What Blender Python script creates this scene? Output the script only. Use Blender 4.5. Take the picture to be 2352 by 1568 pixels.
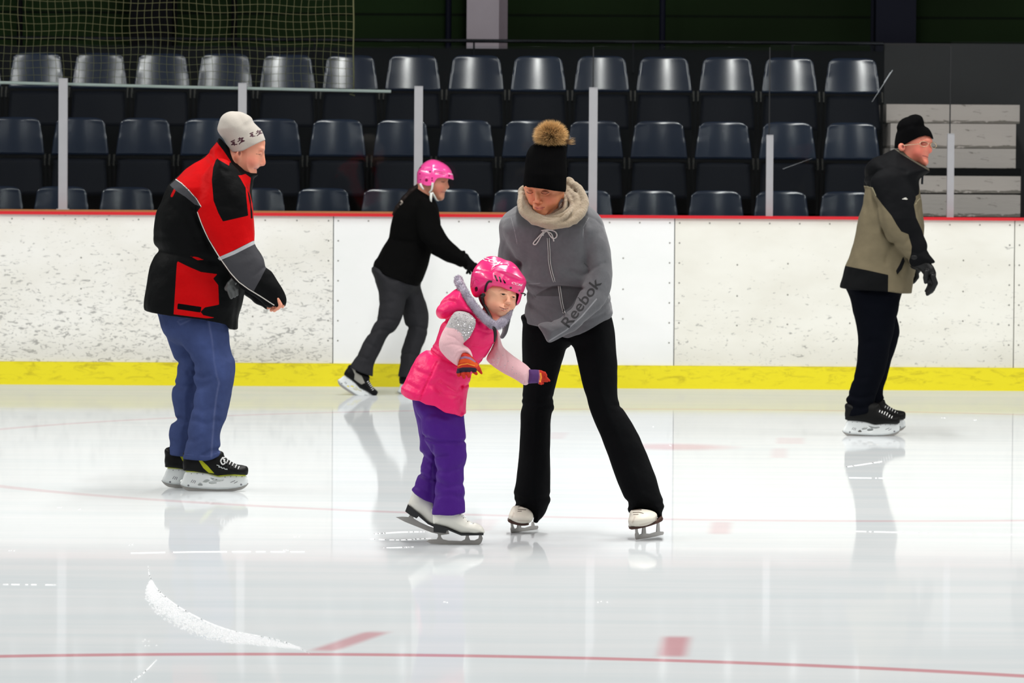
import bpy, math, random
import numpy as np
from mathutils import Matrix, Vector
random.seed(7); np.random.seed(7)
for o in list(bpy.data.objects): bpy.data.objects.remove(o)
SC = bpy.context.scene; COL = SC.collection
# ---------------------------------------------------------------- camera
FPX = 11000.0; CAMZ = 1.55; HOR = 363.0; ROLL = math.radians(0.37)
PITCH = math.atan((784 - HOR) / FPX)
fw = np.array([0, math.cos(PITCH), -math.sin(PITCH)]); r0 = np.array([1.0, 0, 0]); u0 = np.cross(r0, fw)
rr = math.cos(ROLL) * r0 + math.sin(ROLL) * u0; uu = -math.sin(ROLL) * r0 + math.cos(ROLL) * u0
cam = bpy.data.cameras.new('camera'); camo = bpy.data.objects.new('camera', cam); COL.objects.link(camo)
cam.sensor_width = 36; cam.lens = 36 * FPX / 2352; cam.clip_end = 300
camo.matrix_world = Matrix(((rr[0], uu[0], -fw[0], 0), (rr[1], uu[1], -fw[1], 0), (rr[2], uu[2], -fw[2], CAMZ), (0, 0, 0, 1)))
cam.dof.use_dof = True; cam.dof.focus_distance = 19.6; cam.dof.aperture_fstop = 11
SC.camera = camo
# ---------------------------------------------------------------- light and exposure
SC.view_settings.view_transform = 'Standard'; SC.view_settings.look = 'None'
SC.view_settings.gamma = 1; SC.view_settings.exposure = 0.0
W = bpy.data.worlds.new('hall_light'); SC.world = W; W.use_nodes = True
W.node_tree.nodes['Background'].inputs[0].default_value = (0.93, 0.97, 1, 1)
W.node_tree.nodes['Background'].inputs[1].default_value = 0.08
for ix in range(3):      # rows of long fixtures running the length of the hall
    for iy, y in enumerate((1.5, 7.0, 12.5, 18.0, 23.5, 28.5)):
        ld = bpy.data.lights.new('arena_lamp', 'AREA'); ld.shape = 'RECTANGLE'; ld.size = 0.7; ld.size_y = 3.6
        ld.energy = (175, 185, 215, 395, 560, 350)[iy]; ld.color = (1.0, 0.985, 0.95)
        lo = bpy.data.objects.new('arena_lamp', ld); COL.objects.link(lo); lo.location = ((-10.5, .8, 11.5)[ix], y, 9.0)
        if y > 28: lo.rotation_euler = (math.radians(-15), 0, 0)
# ---------------------------------------------------------------- helpers
def lin(c):
    return tuple(((v / 255) / 12.92 if v / 255 <= 0.04045 else ((v / 255 + 0.055) / 1.055) ** 2.4) for v in c[:3]) + (1,)
def pt(px, py, Y):
    d = fw + (px - 1176) / FPX * rr + (784 - py) / FPX * uu
    return np.array([0, 0, CAMZ]) + d * (Y / d[1])
def ground(px, py):
    d = fw + (px - 1176) / FPX * rr + (784 - py) / FPX * uu
    return np.array([0, 0, CAMZ]) + d * (-CAMZ / d[2])
def tag(o, label=None, cat=None, group=None, kind=None):
    if label: o['label'] = label
    if cat: o['category'] = cat
    if group: o['group'] = group
    if kind: o['kind'] = kind
    return o
def empty(name, loc, label=None, cat=None, group=None):
    o = bpy.data.objects.new(name, None); COL.objects.link(o); o.location = loc; o.empty_display_size = .1
    return tag(o, label, cat, group)
def mesh(name, V, Fc, mat=None, parent=None, smooth=False, loc=None, mats=None, fm=None):
    me = bpy.data.meshes.new(name); me.from_pydata([tuple(map(float, v)) for v in V], [], [tuple(map(int, f)) for f in Fc]); me.update()
    if mats:
        for m in mats: me.materials.append(m)
        if fm is not None: me.polygons.foreach_set('material_index', np.array(fm, dtype=np.int32))
    elif mat: me.materials.append(mat)
    if smooth: me.polygons.foreach_set('use_smooth', np.ones(len(me.polygons), dtype=bool))
    o = bpy.data.objects.new(name, me); COL.objects.link(o)
    if parent is not None: o.parent = parent
    if loc is not None: o.location = loc
    return o
class MB:
    def __init__(s): s.V = []; s.F = []
    def add(s, V, Fc):
        n = len(s.V); s.V += [tuple(v) for v in V]; s.F += [tuple(i + n for i in f) for f in Fc]; return s
    def box(s, a, b):
        x0, y0, z0 = a; x1, y1, z1 = b
        return s.add([(x0, y0, z0), (x1, y0, z0), (x1, y1, z0), (x0, y1, z0), (x0, y0, z1), (x1, y0, z1), (x1, y1, z1), (x0, y1, z1)],
                     [(0, 3, 2, 1), (4, 5, 6, 7), (0, 1, 5, 4), (1, 2, 6, 5), (2, 3, 7, 6), (3, 0, 4, 7)])
    def tube(s, pts, r, n=8, caps=True):
        pts = [np.array(p, float) for p in pts]; m = len(pts)
        rs = r if hasattr(r, '__len__') else [r] * m
        V = []; Fc = []; prev = None
        for i in range(m):
            t = pts[min(i + 1, m - 1)] - pts[max(i - 1, 0)]; t /= (np.linalg.norm(t) + 1e-12)
            a = prev - t * prev.dot(t) if prev is not None else np.cross(t, (0.13, 0.21, 1) if abs(t[2]) < .9 else (1, 0.1, 0))
            a /= (np.linalg.norm(a) + 1e-12); prev = a; b = np.cross(t, a)
            for k in range(n):
                th = 2 * math.pi * k / n; V.append(pts[i] + rs[i] * (math.cos(th) * a + math.sin(th) * b))
        for i in range(m - 1):
            for k in range(n):
                k2 = (k + 1) % n; Fc.append((i * n + k, i * n + k2, (i + 1) * n + k2, (i + 1) * n + k))
        if caps: Fc.append(tuple(range(n))[::-1]); Fc.append(tuple((m - 1) * n + k for k in range(n)))
        return s.add(V, Fc)
    def prism(s, poly, y0, y1):
        """outline in (x,z), extruded along y"""
        n = len(poly); V = [(p[0], y0, p[1]) for p in poly] + [(p[0], y1, p[1]) for p in poly]
        Fc = [tuple(range(n)), tuple(range(2 * n - 1, n - 1, -1))] + [(i, i + n, (i + 1) % n + n, (i + 1) % n) for i in range(n)]
        return s.add(V, Fc)
    def build(s, name, mat, parent=None, smooth=False, loc=None): return mesh(name, s.V, s.F, mat, parent, smooth, loc)
def setin(n, k, v):
    if k in n.inputs: n.inputs[k].default_value = v
class NT:
    """tiny node-tree helper"""
    def __init__(s, name):
        s.m = bpy.data.materials.new(name); s.m.use_nodes = True; s.t = s.m.node_tree; s.b = s.t.nodes['Principled BSDF']
    def n(s, typ, **kw):
        nd = s.t.nodes.new(typ)
        for k, v in kw.items(): setattr(nd, k, v)
        return nd
    def l(s, a, b): s.t.links.new(a, b)
    def math(s, op, a, b=None, c=None, clamp=False):
        nd = s.n('ShaderNodeMath', operation=op); nd.use_clamp = clamp
        for i, v in enumerate((a, b, c)):
            if v is None: continue
            if isinstance(v, (int, float)): nd.inputs[i].default_value = v
            else: s.l(v, nd.inputs[i])
        return nd.outputs[0]
    def mix(s, fac, a, b):
        nd = s.n('ShaderNodeMix', data_type='RGBA')
        for sock, v in ((nd.inputs[0], fac), (nd.inputs[6], a), (nd.inputs[7], b)):
            if isinstance(v, (int, float, tuple)): sock.default_value = v
            else: s.l(v, sock)
        return nd.outputs[2]
    def ramp(s, v, lo, hi):
        nd = s.n('ShaderNodeMapRange'); nd.interpolation_type = 'SMOOTHSTEP'
        nd.inputs[1].default_value = lo; nd.inputs[2].default_value = hi; s.l(v, nd.inputs[0]); return nd.outputs[0]
    def coord(s, scale=(1, 1, 1), rot=(0, 0, 0), which='Object'):
        tc = s.n('ShaderNodeTexCoord'); mp = s.n('ShaderNodeMapping'); s.l(tc.outputs[which], mp.inputs[0])
        mp.inputs['Scale'].default_value = scale; mp.inputs['Rotation'].default_value = rot; return mp.outputs[0]
    def noise(s, vec, scale, detail=3, rough=.5, dist=0):
        nd = s.n('ShaderNodeTexNoise'); s.l(vec, nd.inputs['Vector']); nd.inputs['Scale'].default_value = scale
        nd.inputs['Detail'].default_value = detail; nd.inputs['Roughness'].default_value = rough; nd.inputs['Distortion'].default_value = dist
        return nd.outputs[0]
    def attr(s, name): return s.n('ShaderNodeAttribute', attribute_name=name).outputs['Fac']
    def bump(s, h, strength, dist):
        nd = s.n('ShaderNodeBump'); nd.inputs['Strength'].default_value = strength; nd.inputs['Distance'].default_value = dist
        s.l(h, nd.inputs['Height']); s.l(nd.outputs[0], s.b.inputs['Normal'])
def M(name, col, rough=.6, metal=0, spec=.5, var=0, vscale=30, bump=0, bscale=60, bdist=.003, layers=(), sss=0, coat=0, sheen=0, bstretch=(1, 1, 1), rib=None):
    """principled material; layers = [(attribute, colour, softness)] shown where attribute < 0"""
    t = NT(name); b = t.b
    b.inputs['Roughness'].default_value = rough; b.inputs['Metallic'].default_value = metal
    setin(b, 'Specular IOR Level', spec); setin(b, 'Coat Weight', coat); setin(b, 'Coat Roughness', .08)
    setin(b, 'Sheen Weight', sheen); setin(b, 'Subsurface Weight', sss); setin(b, 'Subsurface Scale', .01)
    base = lin(col); out = None; co = t.coord()
    for L_ in layers:
        a, c, soft = L_[:3]
        at = t.attr(a); f = t.ramp(at, soft, -soft) if soft else t.math('LESS_THAN', at, 0.0)
        if len(L_) > 3: f = t.math('MULTIPLY', f, L_[3])
        out = t.mix(f, out if out is not None else base, lin(c))
    if var:
        nz = t.noise(co, vscale, 4); k = t.math('MULTIPLY_ADD', nz, 2 * var, 1 - var)
        mul = t.n('ShaderNodeVectorMath', operation='SCALE')
        if out is None: mul.inputs[0].default_value = base[:3]
        else: t.l(out, mul.inputs[0])
        t.l(k, mul.inputs['Scale']); out = mul.outputs[0]
    if out is None: b.inputs['Base Color'].default_value = base
    else: t.l(out, b.inputs['Base Color'])
    if rib:
        wv = t.n('ShaderNodeTexWave'); wv.bands_direction = rib[0]; t.l(co, wv.inputs[0]); wv.inputs['Scale'].default_value = rib[1]
        wv.inputs['Distortion'].default_value = rib[3] if len(rib) > 3 else 1; t.bump(wv.outputs[1], rib[2], .003)
    elif bump:
        t.bump(t.noise(t.coord(bstretch), bscale, 3), bump, bdist)
    return t.m
# ---------------------------------------------------------------- signed distance modelling in metres
def cr(pts, sub=4):
    """closed Catmull-Rom through the outline points"""
    P = np.array([p[:2] for p in pts], float); n = len(P); out = []
    for i in range(n):
        p0, p1, p2, p3 = P[i - 1], P[i], P[(i + 1) % n], P[(i + 2) % n]
        for k in range(sub):
            t = k / sub
            out.append(.5 * (2 * p1 + (p2 - p0) * t + (2 * p0 - 5 * p1 + 4 * p2 - p3) * t * t + (3 * p1 - p0 - 3 * p2 + p3) * t ** 3))
    return np.array(out)
def cro(pts, sub=4):
    P = [np.array(p, float) for p in pts]; P = [2 * P[0] - P[1]] + P + [2 * P[-1] - P[-2]]; out = []
    for i in range(1, len(P) - 2):
        p0, p1, p2, p3 = P[i - 1:i + 3]
        for k in range(sub):
            t = k / sub
            out.append(.5 * (2 * p1 + (p2 - p0) * t + (2 * p0 - 5 * p1 + 4 * p2 - p3) * t * t + (3 * p1 - p0 - 3 * p2 + p3) * t ** 3))
    out.append(P[-2]); return out
def psdf(P, X, Z):
    X, Z = np.broadcast_arrays(X, Z); sh = X.shape; x = X.ravel(); z = Z.ravel()
    d = np.full(x.shape, 1e9); ins = np.zeros(x.shape, bool); n = len(P)
    for i in range(n):
        a = P[i]; b = P[(i + 1) % n]; e = b - a; wx = x - a[0]; wz = z - a[1]
        t = np.clip((wx * e[0] + wz * e[1]) / (e.dot(e) + 1e-12), 0, 1)
        d = np.minimum(d, (wx - e[0] * t) ** 2 + (wz - e[1] * t) ** 2)
        c = (a[1] > z) != (b[1] > z)
        ins ^= c & (x < (b[0] - a[0]) * (z - a[1]) / (b[1] - a[1] + 1e-12) + a[0])
    d = np.sqrt(d); return np.where(ins, -d, d).reshape(sh)
def lsdf(P, X, Z):
    X, Z = np.broadcast_arrays(X, Z); d = np.full(X.shape, 1e9)
    for a, b in zip(P[:-1], P[1:]):
        a = np.array(a); b = np.array(b); e = b - a; wx = X - a[0]; wz = Z - a[1]
        t = np.clip((wx * e[0] + wz * e[1]) / (e.dot(e) + 1e-12), 0, 1)
        d = np.minimum(d, (wx - e[0] * t) ** 2 + (wz - e[1] * t) ** 2)
    return np.sqrt(d)
_lat = np.random.RandomState(3).rand(32, 32, 32).astype(np.float32)
def vnoise(X, Y, Z, sc):
    X, Y, Z = np.broadcast_arrays(X * sc, Y * sc, Z * sc)
    i, j, k = (np.floor(a).astype(int) for a in (X, Y, Z)); fx, fy, fz = X - i, Y - j, Z - k
    fx, fy, fz = (f * f * (3 - 2 * f) for f in (fx, fy, fz)); r = 0
    for a in (0, 1):
        for b in (0, 1):
            for c in (0, 1):
                r = r + _lat[(i + a) % 32, (j + b) % 32, (k + c) % 32] * (fx if a else 1 - fx) * (fy if b else 1 - fy) * (fz if c else 1 - fz)
    return r * 2 - 1
def nets(f, lo, h):
    nx, ny, nz = f.shape; s = f < 0
    cn = np.zeros((nx - 1, ny - 1, nz - 1), np.int8)
    for a in (0, 1):
        for b in (0, 1):
            for c in (0, 1): cn += s[a:nx - 1 + a, b:ny - 1 + b, c:nz - 1 + c]
    act = (cn > 0) & (cn < 8); I = np.argwhere(act); idx = -np.ones(act.shape, np.int64); idx[act] = np.arange(len(I))
    acc = np.zeros((len(I), 3)); cnt = np.zeros(len(I))
    cs = [(0, 0, 0), (1, 0, 0), (0, 1, 0), (1, 1, 0), (0, 0, 1), (1, 0, 1), (0, 1, 1), (1, 1, 1)]
    val = [f[I[:, 0] + a, I[:, 1] + b, I[:, 2] + c] for a, b, c in cs]
    for p in range(8):
        for q in range(p + 1, 8):
            df = [abs(cs[p][k] - cs[q][k]) for k in range(3)]
            if sum(df) != 1: continue
            m = (val[p] < 0) != (val[q] < 0); t = np.where(m, val[p] / (val[p] - val[q] + 1e-20), 0)
            for k in range(3): acc[:, k] += np.where(m, cs[p][k] + t * (cs[q][k] - cs[p][k]), 0)
            cnt += m
    V = (I + acc / cnt[:, None]) * h + lo; Q = []
    for ax in range(3):
        sl0 = [slice(1, -1)] * 3; sl0[ax] = slice(0, -1); sl1 = [slice(1, -1)] * 3; sl1[ax] = slice(1, None)
        a0 = s[tuple(sl0)]; a1 = s[tuple(sl1)]; E = np.argwhere(a0 != a1); flip = a0[tuple(E.T)]
        base = E.copy(); o1, o2 = [k for k in range(3) if k != ax]; base[:, o1] += 1; base[:, o2] += 1
        def g(d1, d2):
            b = base.copy(); b[:, o1] -= d1; b[:, o2] -= d2; return idx[b[:, 0], b[:, 1], b[:, 2]]
        q = np.stack([g(1, 1), g(0, 1), g(0, 0), g(1, 0)], 1)
        if ax == 1: flip = ~flip
        q[~flip] = q[~flip][:, ::-1]; Q.append(q)
    return V, np.concatenate(Q)
def interp_py(v, Z, fig):
    """value given at picture heights along the figure -> value by z"""
    if isinstance(v, (int, float)): return v
    zs = [fig.P(fig.px0, p[0])[2] for p in v]; vs = [p[1] for p in v]; o = np.argsort(zs)
    return np.interp(Z, np.array(zs)[o], np.array(vs)[o])
class Fig:
    def __init__(s, px0, pyg):
        s.px0 = px0; s.O = ground(px0, pyg); s.Y = s.O[1]; s.s = FPX / s.Y
    def P(s, px, py, v=0.0): return pt(px, py, s.Y + v) - s.O
    def p2(s, pts, v=0.0): return np.array([[q[0], q[2]] for q in (s.P(p[0], p[1], v) for p in pts)])
    # primitives return (func, lo, hi)
    def poly(s, pts, T, r, v=0.0, smooth=4):
        P = s.p2(pts, v if isinstance(v, (int, float)) else float(np.mean([q[1] for q in v])))
        if smooth: P = cr(P, smooth)
        Tm = T if isinstance(T, (int, float)) else max(q[1] for q in T)
        vv = [v, v] if isinstance(v, (int, float)) else [min(q[1] for q in v), max(q[1] for q in v)]
        def f(X, Y, Z):
            d = psdf(P, X, Z); Tz = interp_py(T, Z, s); vz = interp_py(v, Z, s)
            q1 = np.maximum((d + r) / r, 0); q2 = np.abs(Y - vz) / Tz
            return (np.sqrt(q1 ** 2 + q2 ** 2) - 1) * np.minimum(r, Tz)
        return f, np.array([P[:, 0].min(), vv[0] - Tm, P[:, 1].min()]), np.array([P[:, 0].max(), vv[1] + Tm, P[:, 1].max()])
    def cap(s, a, b, r1, r2=None, fy=1.0):
        """tapered limb from a to b; a,b=(px,py,v); radii in picture pixels; fy = depth / width"""
        r2 = r1 if r2 is None else r2; A = s.P(*a); B = s.P(*b); r1 /= s.s; r2 /= s.s
        A2 = A * (1, 1 / fy, 1); B2 = B * (1, 1 / fy, 1); e = B2 - A2; ee = e.dot(e) + 1e-12
        def f(X, Y, Z):
            Yy = Y / fy; t = np.clip(((X - A2[0]) * e[0] + (Yy - A2[1]) * e[1] + (Z - A2[2]) * e[2]) / ee, 0, 1)
            return np.sqrt((X - A2[0] - e[0] * t) ** 2 + (Yy - A2[1] - e[1] * t) ** 2 + (Z - A2[2] - e[2] * t) ** 2) - (r1 + (r2 - r1) * t)
        R = max(r1, r2); Rv = np.array([R, R * fy, R]); return f, np.minimum(A, B) - Rv, np.maximum(A, B) + Rv
    def ell(s, c, rad, rot=0.0, yaw=0.0):
        """ellipsoid: radii in pixels (x, depth, z), rot = tilt in the picture plane (deg, clockwise seen), yaw about vertical"""
        C = s.P(*c); R = np.array(rad, float) / s.s; a = math.radians(rot); w = math.radians(yaw)
        def f(X, Y, Z):
            x, y, z = X - C[0], Y - C[1], Z - C[2]
            x, z = x * math.cos(a) - z * math.sin(a), x * math.sin(a) + z * math.cos(a)
            x, y = x * math.cos(w) + y * math.sin(w), -x * math.sin(w) + y * math.cos(w)
            k = np.sqrt((x / R[0]) ** 2 + (y / R[1]) ** 2 + (z / R[2]) ** 2)
            return (k - 1) * R.min()
        m = R.max(); return f, C - m, C + m
    def groove(s, pts, w, depth, v=0.0):
        P = [tuple(q) for q in s.p2(pts, v)]; w = w / s.s; depth = depth / s.s
        return ('g', P, w, depth)
def hem(fig, line, drop=200, v=0.0):
    """trim cloth cleanly along a hem line (drop > 0 removes what hangs below)"""
    return ('c2', fig.p2(list(line) + [(line[-1][0], line[-1][1] + drop), (line[0][0], line[0][1] + drop)], v))
def field(ops, h, pad=None):
    adds = [o for o in ops if o[0] == 'u']; lo = np.min([o[1][1] for o in adds], 0); hi = np.max([o[1][2] for o in adds], 0)
    pad = pad or 3 * h; lo = lo - pad; hi = hi + pad; n = np.ceil((hi - lo) / h).astype(int) + 1
    ax = [(lo[k] + np.arange(n[k]) * h).astype(np.float32) for k in range(3)]
    F = np.full(tuple(n), .3, np.float32)
    def blk(plo, phi, m):
        i0 = np.clip(np.floor((plo - m - lo) / h).astype(int), 0, n - 1); i1 = np.clip(np.ceil((phi + m - lo) / h).astype(int) + 1, 1, n)
        return tuple(slice(a, b) for a, b in zip(i0, i1))
    def ev(f, B): return f(ax[0][B[0]][:, None, None], ax[1][B[1]][None, :, None], ax[2][B[2]][None, None, :]).astype(np.float32)
    full = (slice(None),) * 3
    for o in ops:
        if o[0] == 'u':
            k = o[2] if len(o) > 2 else 0; B = blk(o[1][1], o[1][2], 3.5 * k + 3 * h); b = ev(o[1][0], B); a = F[B]
            if k: hh = np.maximum(k - np.abs(a - b), 0) / k; F[B] = np.minimum(a, b) - hh * hh * k * .25
            else: F[B] = np.minimum(a, b)
        elif o[0] == 's':
            k = o[2] if len(o) > 2 else 0; B = blk(o[1][1], o[1][2], 3.5 * k + 3 * h); b = -ev(o[1][0], B); a = F[B]
            if k: hh = np.maximum(k - np.abs(a - b), 0) / k; F[B] = np.maximum(a, b) + hh * hh * k * .25
            else: F[B] = np.maximum(a, b)
        elif o[0] == 'i': F[:] = np.maximum(F, ev(o[1][0], full))
        elif o[0] == 'cut': F[:] = np.maximum(F, ev(o[1], full))
        elif o[0] == 'g':
            d = lsdf(o[1], ax[0][:, None], ax[2][None, :]); F += (o[3] * np.exp(-(d / o[2]) ** 2)).astype(np.float32)[:, None, :]
        elif o[0] == 'n':
            F += (o[2] * vnoise(ax[0][:, None, None], ax[1][None, :, None], ax[2][None, None, :], o[1])).astype(np.float32)
        elif o[0] == 'c2':
            F[:] = np.maximum(F, -psdf(o[1], ax[0][:, None], ax[2][None, :]).astype(np.float32)[:, None, :])
        elif o[0] == 'inside':
            G = np.full_like(F, .3)
            for gops in o[1]:
                H = np.full_like(F, .3)
                for p in gops:
                    if p[0] == 'u': B = blk(p[1][1], p[1][2], 3 * h); H[B] = np.minimum(H[B], ev(p[1][0], B))
                    else: H = np.maximum(H, -psdf(p[1], ax[0][:, None], ax[2][None, :]).astype(np.float32)[:, None, :])
                G = np.minimum(G, H)
            F[:] = np.maximum(F, G + o[2])
        elif o[0] == 'shell': F[:] = np.maximum(F, -(F + o[1]))
    for k in range(3):
        sl = [slice(None)] * 3
        for e in (0, -1): sl[k] = e; F[tuple(sl)] = np.maximum(F[tuple(sl)], h)
    return nets(F, lo, h)
GARM = {}
def sculpt(fig, name, parent, parts, mat, h=.006, paints=(), relax=1):
    """parts: list of op lists (each its own grid) merged in one mesh. paints: {attr: func(X,Y,Z)}"""
    Vs = []; Qs = []; n = 0
    if isinstance(parts[0][0], str): parts = [(parts, h)]
    if name in ('winter_jacket', 'jeans', 'fleece_top', 'trousers', 'shell_jacket', 'snow_trousers', 'puffer_vest', 'sweater_sleeve', 'hooded_top', 'flared_trousers'):
        GARM.setdefault(id(fig), []).append([o for o in parts[0][0] if o[0] in ('u', 'c2')])
    for ops, hh in parts:
        V, Q = field(ops, hh); Vs.append(V); Qs.append(Q + n); n += len(V)
    V = np.concatenate(Vs); Q = np.concatenate(Qs)
    for _ in range(relax):      # gentle smoothing along mesh edges
        A = np.zeros_like(V); c = np.zeros(len(V))
        for i in range(4):
            a = Q[:, i]; b = Q[:, (i + 1) % 4]
            for k in range(3): A[:, k] += np.bincount(a, V[b, k], len(V)) + np.bincount(b, V[a, k], len(V))
            c += np.bincount(a, minlength=len(V)) + np.bincount(b, minlength=len(V))
        V = .5 * V + .5 * A / c[:, None]
    me = bpy.data.meshes.new(name); me.vertices.add(len(V)); me.vertices.foreach_set('co', V.astype(np.float32).ravel())
    me.loops.add(len(Q) * 4); me.polygons.add(len(Q)); me.polygons.foreach_set('loop_start', np.arange(0, len(Q) * 4, 4, dtype=np.int32))
    me.loops.foreach_set('vertex_index', Q.astype(np.int32).ravel()); me.update(calc_edges=True); me.validate()
    me.polygons.foreach_set('use_smooth', np.ones(len(me.polygons), dtype=bool)); me.materials.append(mat)
    if len(me.vertices) == len(V):
        for a, fn in dict(paints).items():
            at = me.attributes.new(a, 'FLOAT', 'POINT'); at.data.foreach_set('value', np.asarray(fn(V[:, 0], V[:, 1], V[:, 2]), np.float32))
    o = bpy.data.objects.new(name, me); COL.objects.link(o); o.parent = parent; return o
def pp(fig, pts, v=0.0, smooth=0):
    P = fig.p2(pts, v); P = cr(P, smooth) if smooth else P
    return lambda X, Y, Z: psdf(P, X, Z)
def pl(fig, pts, w, v=0.0):
    P = [tuple(q) for q in fig.p2(pts, v)]; return lambda X, Y, Z: lsdf(P, X, Z) - w / fig.s / 2
def front(f, ymax=0.0):
    """limit a painted mark to the side nearer than ymax"""
    return lambda X, Y, Z: np.maximum(f(X, Y, Z), Y - ymax)
def union(*fs): return lambda X, Y, Z: np.min([f(X, Y, Z) for f in fs], 0)
def prim(p): return lambda X, Y, Z: p[0](X, Y, Z)
def text_on(fig, name, parent, txt, at, ang, size, mat, target, shear=0, off=.0015, width=1.0, dirv=(0, 1, 0), bold=0.0):
    """lettering laid onto the surface of target; at = (px,py) of the left end of the baseline, size = cap height in px"""
    cu = bpy.data.curves.new(name, 'FONT'); cu.body = txt; cu.size = 1; cu.shear = shear; cu.resolution_u = 4; cu.offset = bold
    to = bpy.data.objects.new(name, cu); COL.objects.link(to); bpy.context.view_layer.update()
    me = bpy.data.meshes.new_from_object(to.evaluated_get(bpy.context.evaluated_depsgraph_get())); bpy.data.objects.remove(to)
    import bmesh
    bm = bmesh.new(); bm.from_mesh(me); bpy.data.meshes.remove(me)
    bmesh.ops.triangulate(bm, faces=bm.faces)
    for _ in range(2):
        bmesh.ops.subdivide_edges(bm, edges=[e for e in bm.edges if e.calc_length() > .12], cuts=1, use_grid_fill=True)
        bmesh.ops.triangulate(bm, faces=bm.faces)
    a = math.radians(ang); k = size / .7
    from mathutils.bvhtree import BVHTree
    tm = target.data; bv = BVHTree.FromPolygons([v.co for v in tm.vertices], [tuple(p.vertices) for p in tm.polygons])
    last = None
    for v in bm.verts:
        x = v.co.x * k * width; y = v.co.y * k
        q = fig.P(at[0] + x * math.cos(a) + y * math.sin(a), at[1] + x * math.sin(a) - y * math.cos(a))
        d = Vector(dirv); st = Vector(q) - d * 1.5; hit = bv.ray_cast(st, d)
        if hit[0] is not None: last = hit[0].y
        v.co = Vector((q[0], (hit[0].y if hit[0] is not None else (last or 0)) - off, q[2]))
    nm = bpy.data.meshes.new(name); bm.to_mesh(nm); bm.free(); nm.materials.append(mat)
    o = bpy.data.objects.new(name, nm); COL.objects.link(o); o.parent = parent; return o
def surf_y(target, fig):
    from mathutils.bvhtree import BVHTree
    tm = target.data; bv = BVHTree.FromPolygons([v.co for v in tm.vertices], [tuple(p.vertices) for p in tm.polygons])
    def g(px, py, default=0.0):
        q = fig.P(px, py); h = bv.ray_cast(Vector((q[0], -1.5, q[2])), Vector((0, 1, 0)))
        return h[0].y if h[0] is not None else default
    return g
# ================================================================ the rink
BY = 32.35       # the boards' distance
def bx(px, py=500, Y=BY): return float(pt(px, py, Y)[0])
def bz(px, py, Y=BY): return float(pt(px, py, Y)[2])
# ---- ice
t = NT('ice'); geo = t.n('ShaderNodeNewGeometry'); pos = geo.outputs['Position']
sep = t.n('ShaderNodeSeparateXYZ'); t.l(pos, sep.inputs[0]); PX, PY = sep.outputs[0], sep.outputs[1]
def dist2(cx, cy):
    a = t.math('SUBTRACT', PX, cx); b = t.math('SUBTRACT', PY, cy)
    return t.math('SQRT', t.math('ADD', t.math('MULTIPLY', a, a), t.math('MULTIPLY', b, b)))
def ring(cx, cy, R, w, s): return t.ramp(t.math('ABSOLUTE', t.math('SUBTRACT', dist2(cx, cy), R)), w + s, w)
def rect(cx, cy, ang, hx, hy, s):
    a = t.math('SUBTRACT', PX, cx); b = t.math('SUBTRACT', PY, cy); c, sn = math.cos(ang), math.sin(ang)
    u = t.math('ADD', t.math('MULTIPLY', a, c), t.math('MULTIPLY', b, sn)); v = t.math('SUBTRACT', t.math('MULTIPLY', b, c), t.math('MULTIPLY', a, sn))
    return t.math('MULTIPLY', t.ramp(t.math('ABSOLUTE', u), hx + s, hx), t.ramp(t.math('ABSOLUTE', v), hy + s * 3, hy))
g1 = ground(870, 1503); c1 = (g1[0] - .12, g1[1] - 4.572)
g2 = ground(1900, 1196); c2 = (g2[0] - .1, g2[1] + 4.572)
marks = [t.math('MULTIPLY', ring(c1[0], c1[1], 4.572, .02, .045), .62), t.math('MULTIPLY', ring(c2[0], c2[1], 4.572, .02, .06), .26)]
for (px, py, hx, hy, k, dx) in ((805, 1472, .03, .28, .55, .06), (1549, 1484, .035, .28, .62, .02), (1655, 1212, .035, .3, .3, 0),
                            (1815, 1012, .1, .25, .22, 0), (1790, 1040, .03, .4, .2, 0), (1280, 1000, .05, .3, .16, 0), (1110, 1205, .05, .3, .16, 0), (1010, 1205, .03, .3, .1, 0)):
    g = ground(px, py); marks.append(t.math('MULTIPLY', rect(g[0], g[1], -.25 if px == 805 else -.06, hx * .5, hy * .85, .05), k * .9))
g = ground(1552, 1026); dd = t.ramp(dist2(g[0], g[1]), .42, .12); marks.append(t.math('MULTIPLY', dd, .42))
red = marks[0]
for m_ in marks[1:]: red = t.math('MAXIMUM', red, m_)
cst = t.n('ShaderNodeMapping'); t.l(pos, cst.inputs[0]); cst.inputs['Scale'].default_value = (.25, 2.4, 1); cst.inputs['Rotation'].default_value = (0, 0, .04)
n1 = t.noise(cst.outputs[0], 1.6, 6, .6, .3)
cs2 = t.n('ShaderNodeMapping'); t.l(pos, cs2.inputs[0]); cs2.inputs['Scale'].default_value = (1.2, 22, 1); cs2.inputs['Rotation'].default_value = (0, 0, -.05)
n2 = t.noise(cs2.outputs[0], 2.0, 5, .65, .8)
icec = t.mix(t.ramp(n1, .35, .7), lin((203, 206, 208)), lin((195, 201, 204)))
icec = t.mix(red, icec, lin((176, 62, 78)))
dark = t.math('MULTIPLY', t.ramp(n2, .56, .78), .10); icec = t.mix(dark, icec, lin((176, 182, 190)))
scr = t.ramp(n2, .28, .22)
d_ = t.n('ShaderNodeBsdfDiffuse'); t.l(icec, d_.inputs[0]); gl = t.n('ShaderNodeBsdfGlossy'); gl.inputs['Color'].default_value = (.97, .98, 1, 1)
t.l(t.math('MULTIPLY_ADD', n1, .035, .018), gl.inputs['Roughness'])
bm_ = t.n('ShaderNodeBump'); bm_.inputs['Strength'].default_value = .02; bm_.inputs['Distance'].default_value = .002; t.l(n2, bm_.inputs['Height']); t.l(bm_.outputs[0], gl.inputs['Normal'])
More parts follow.
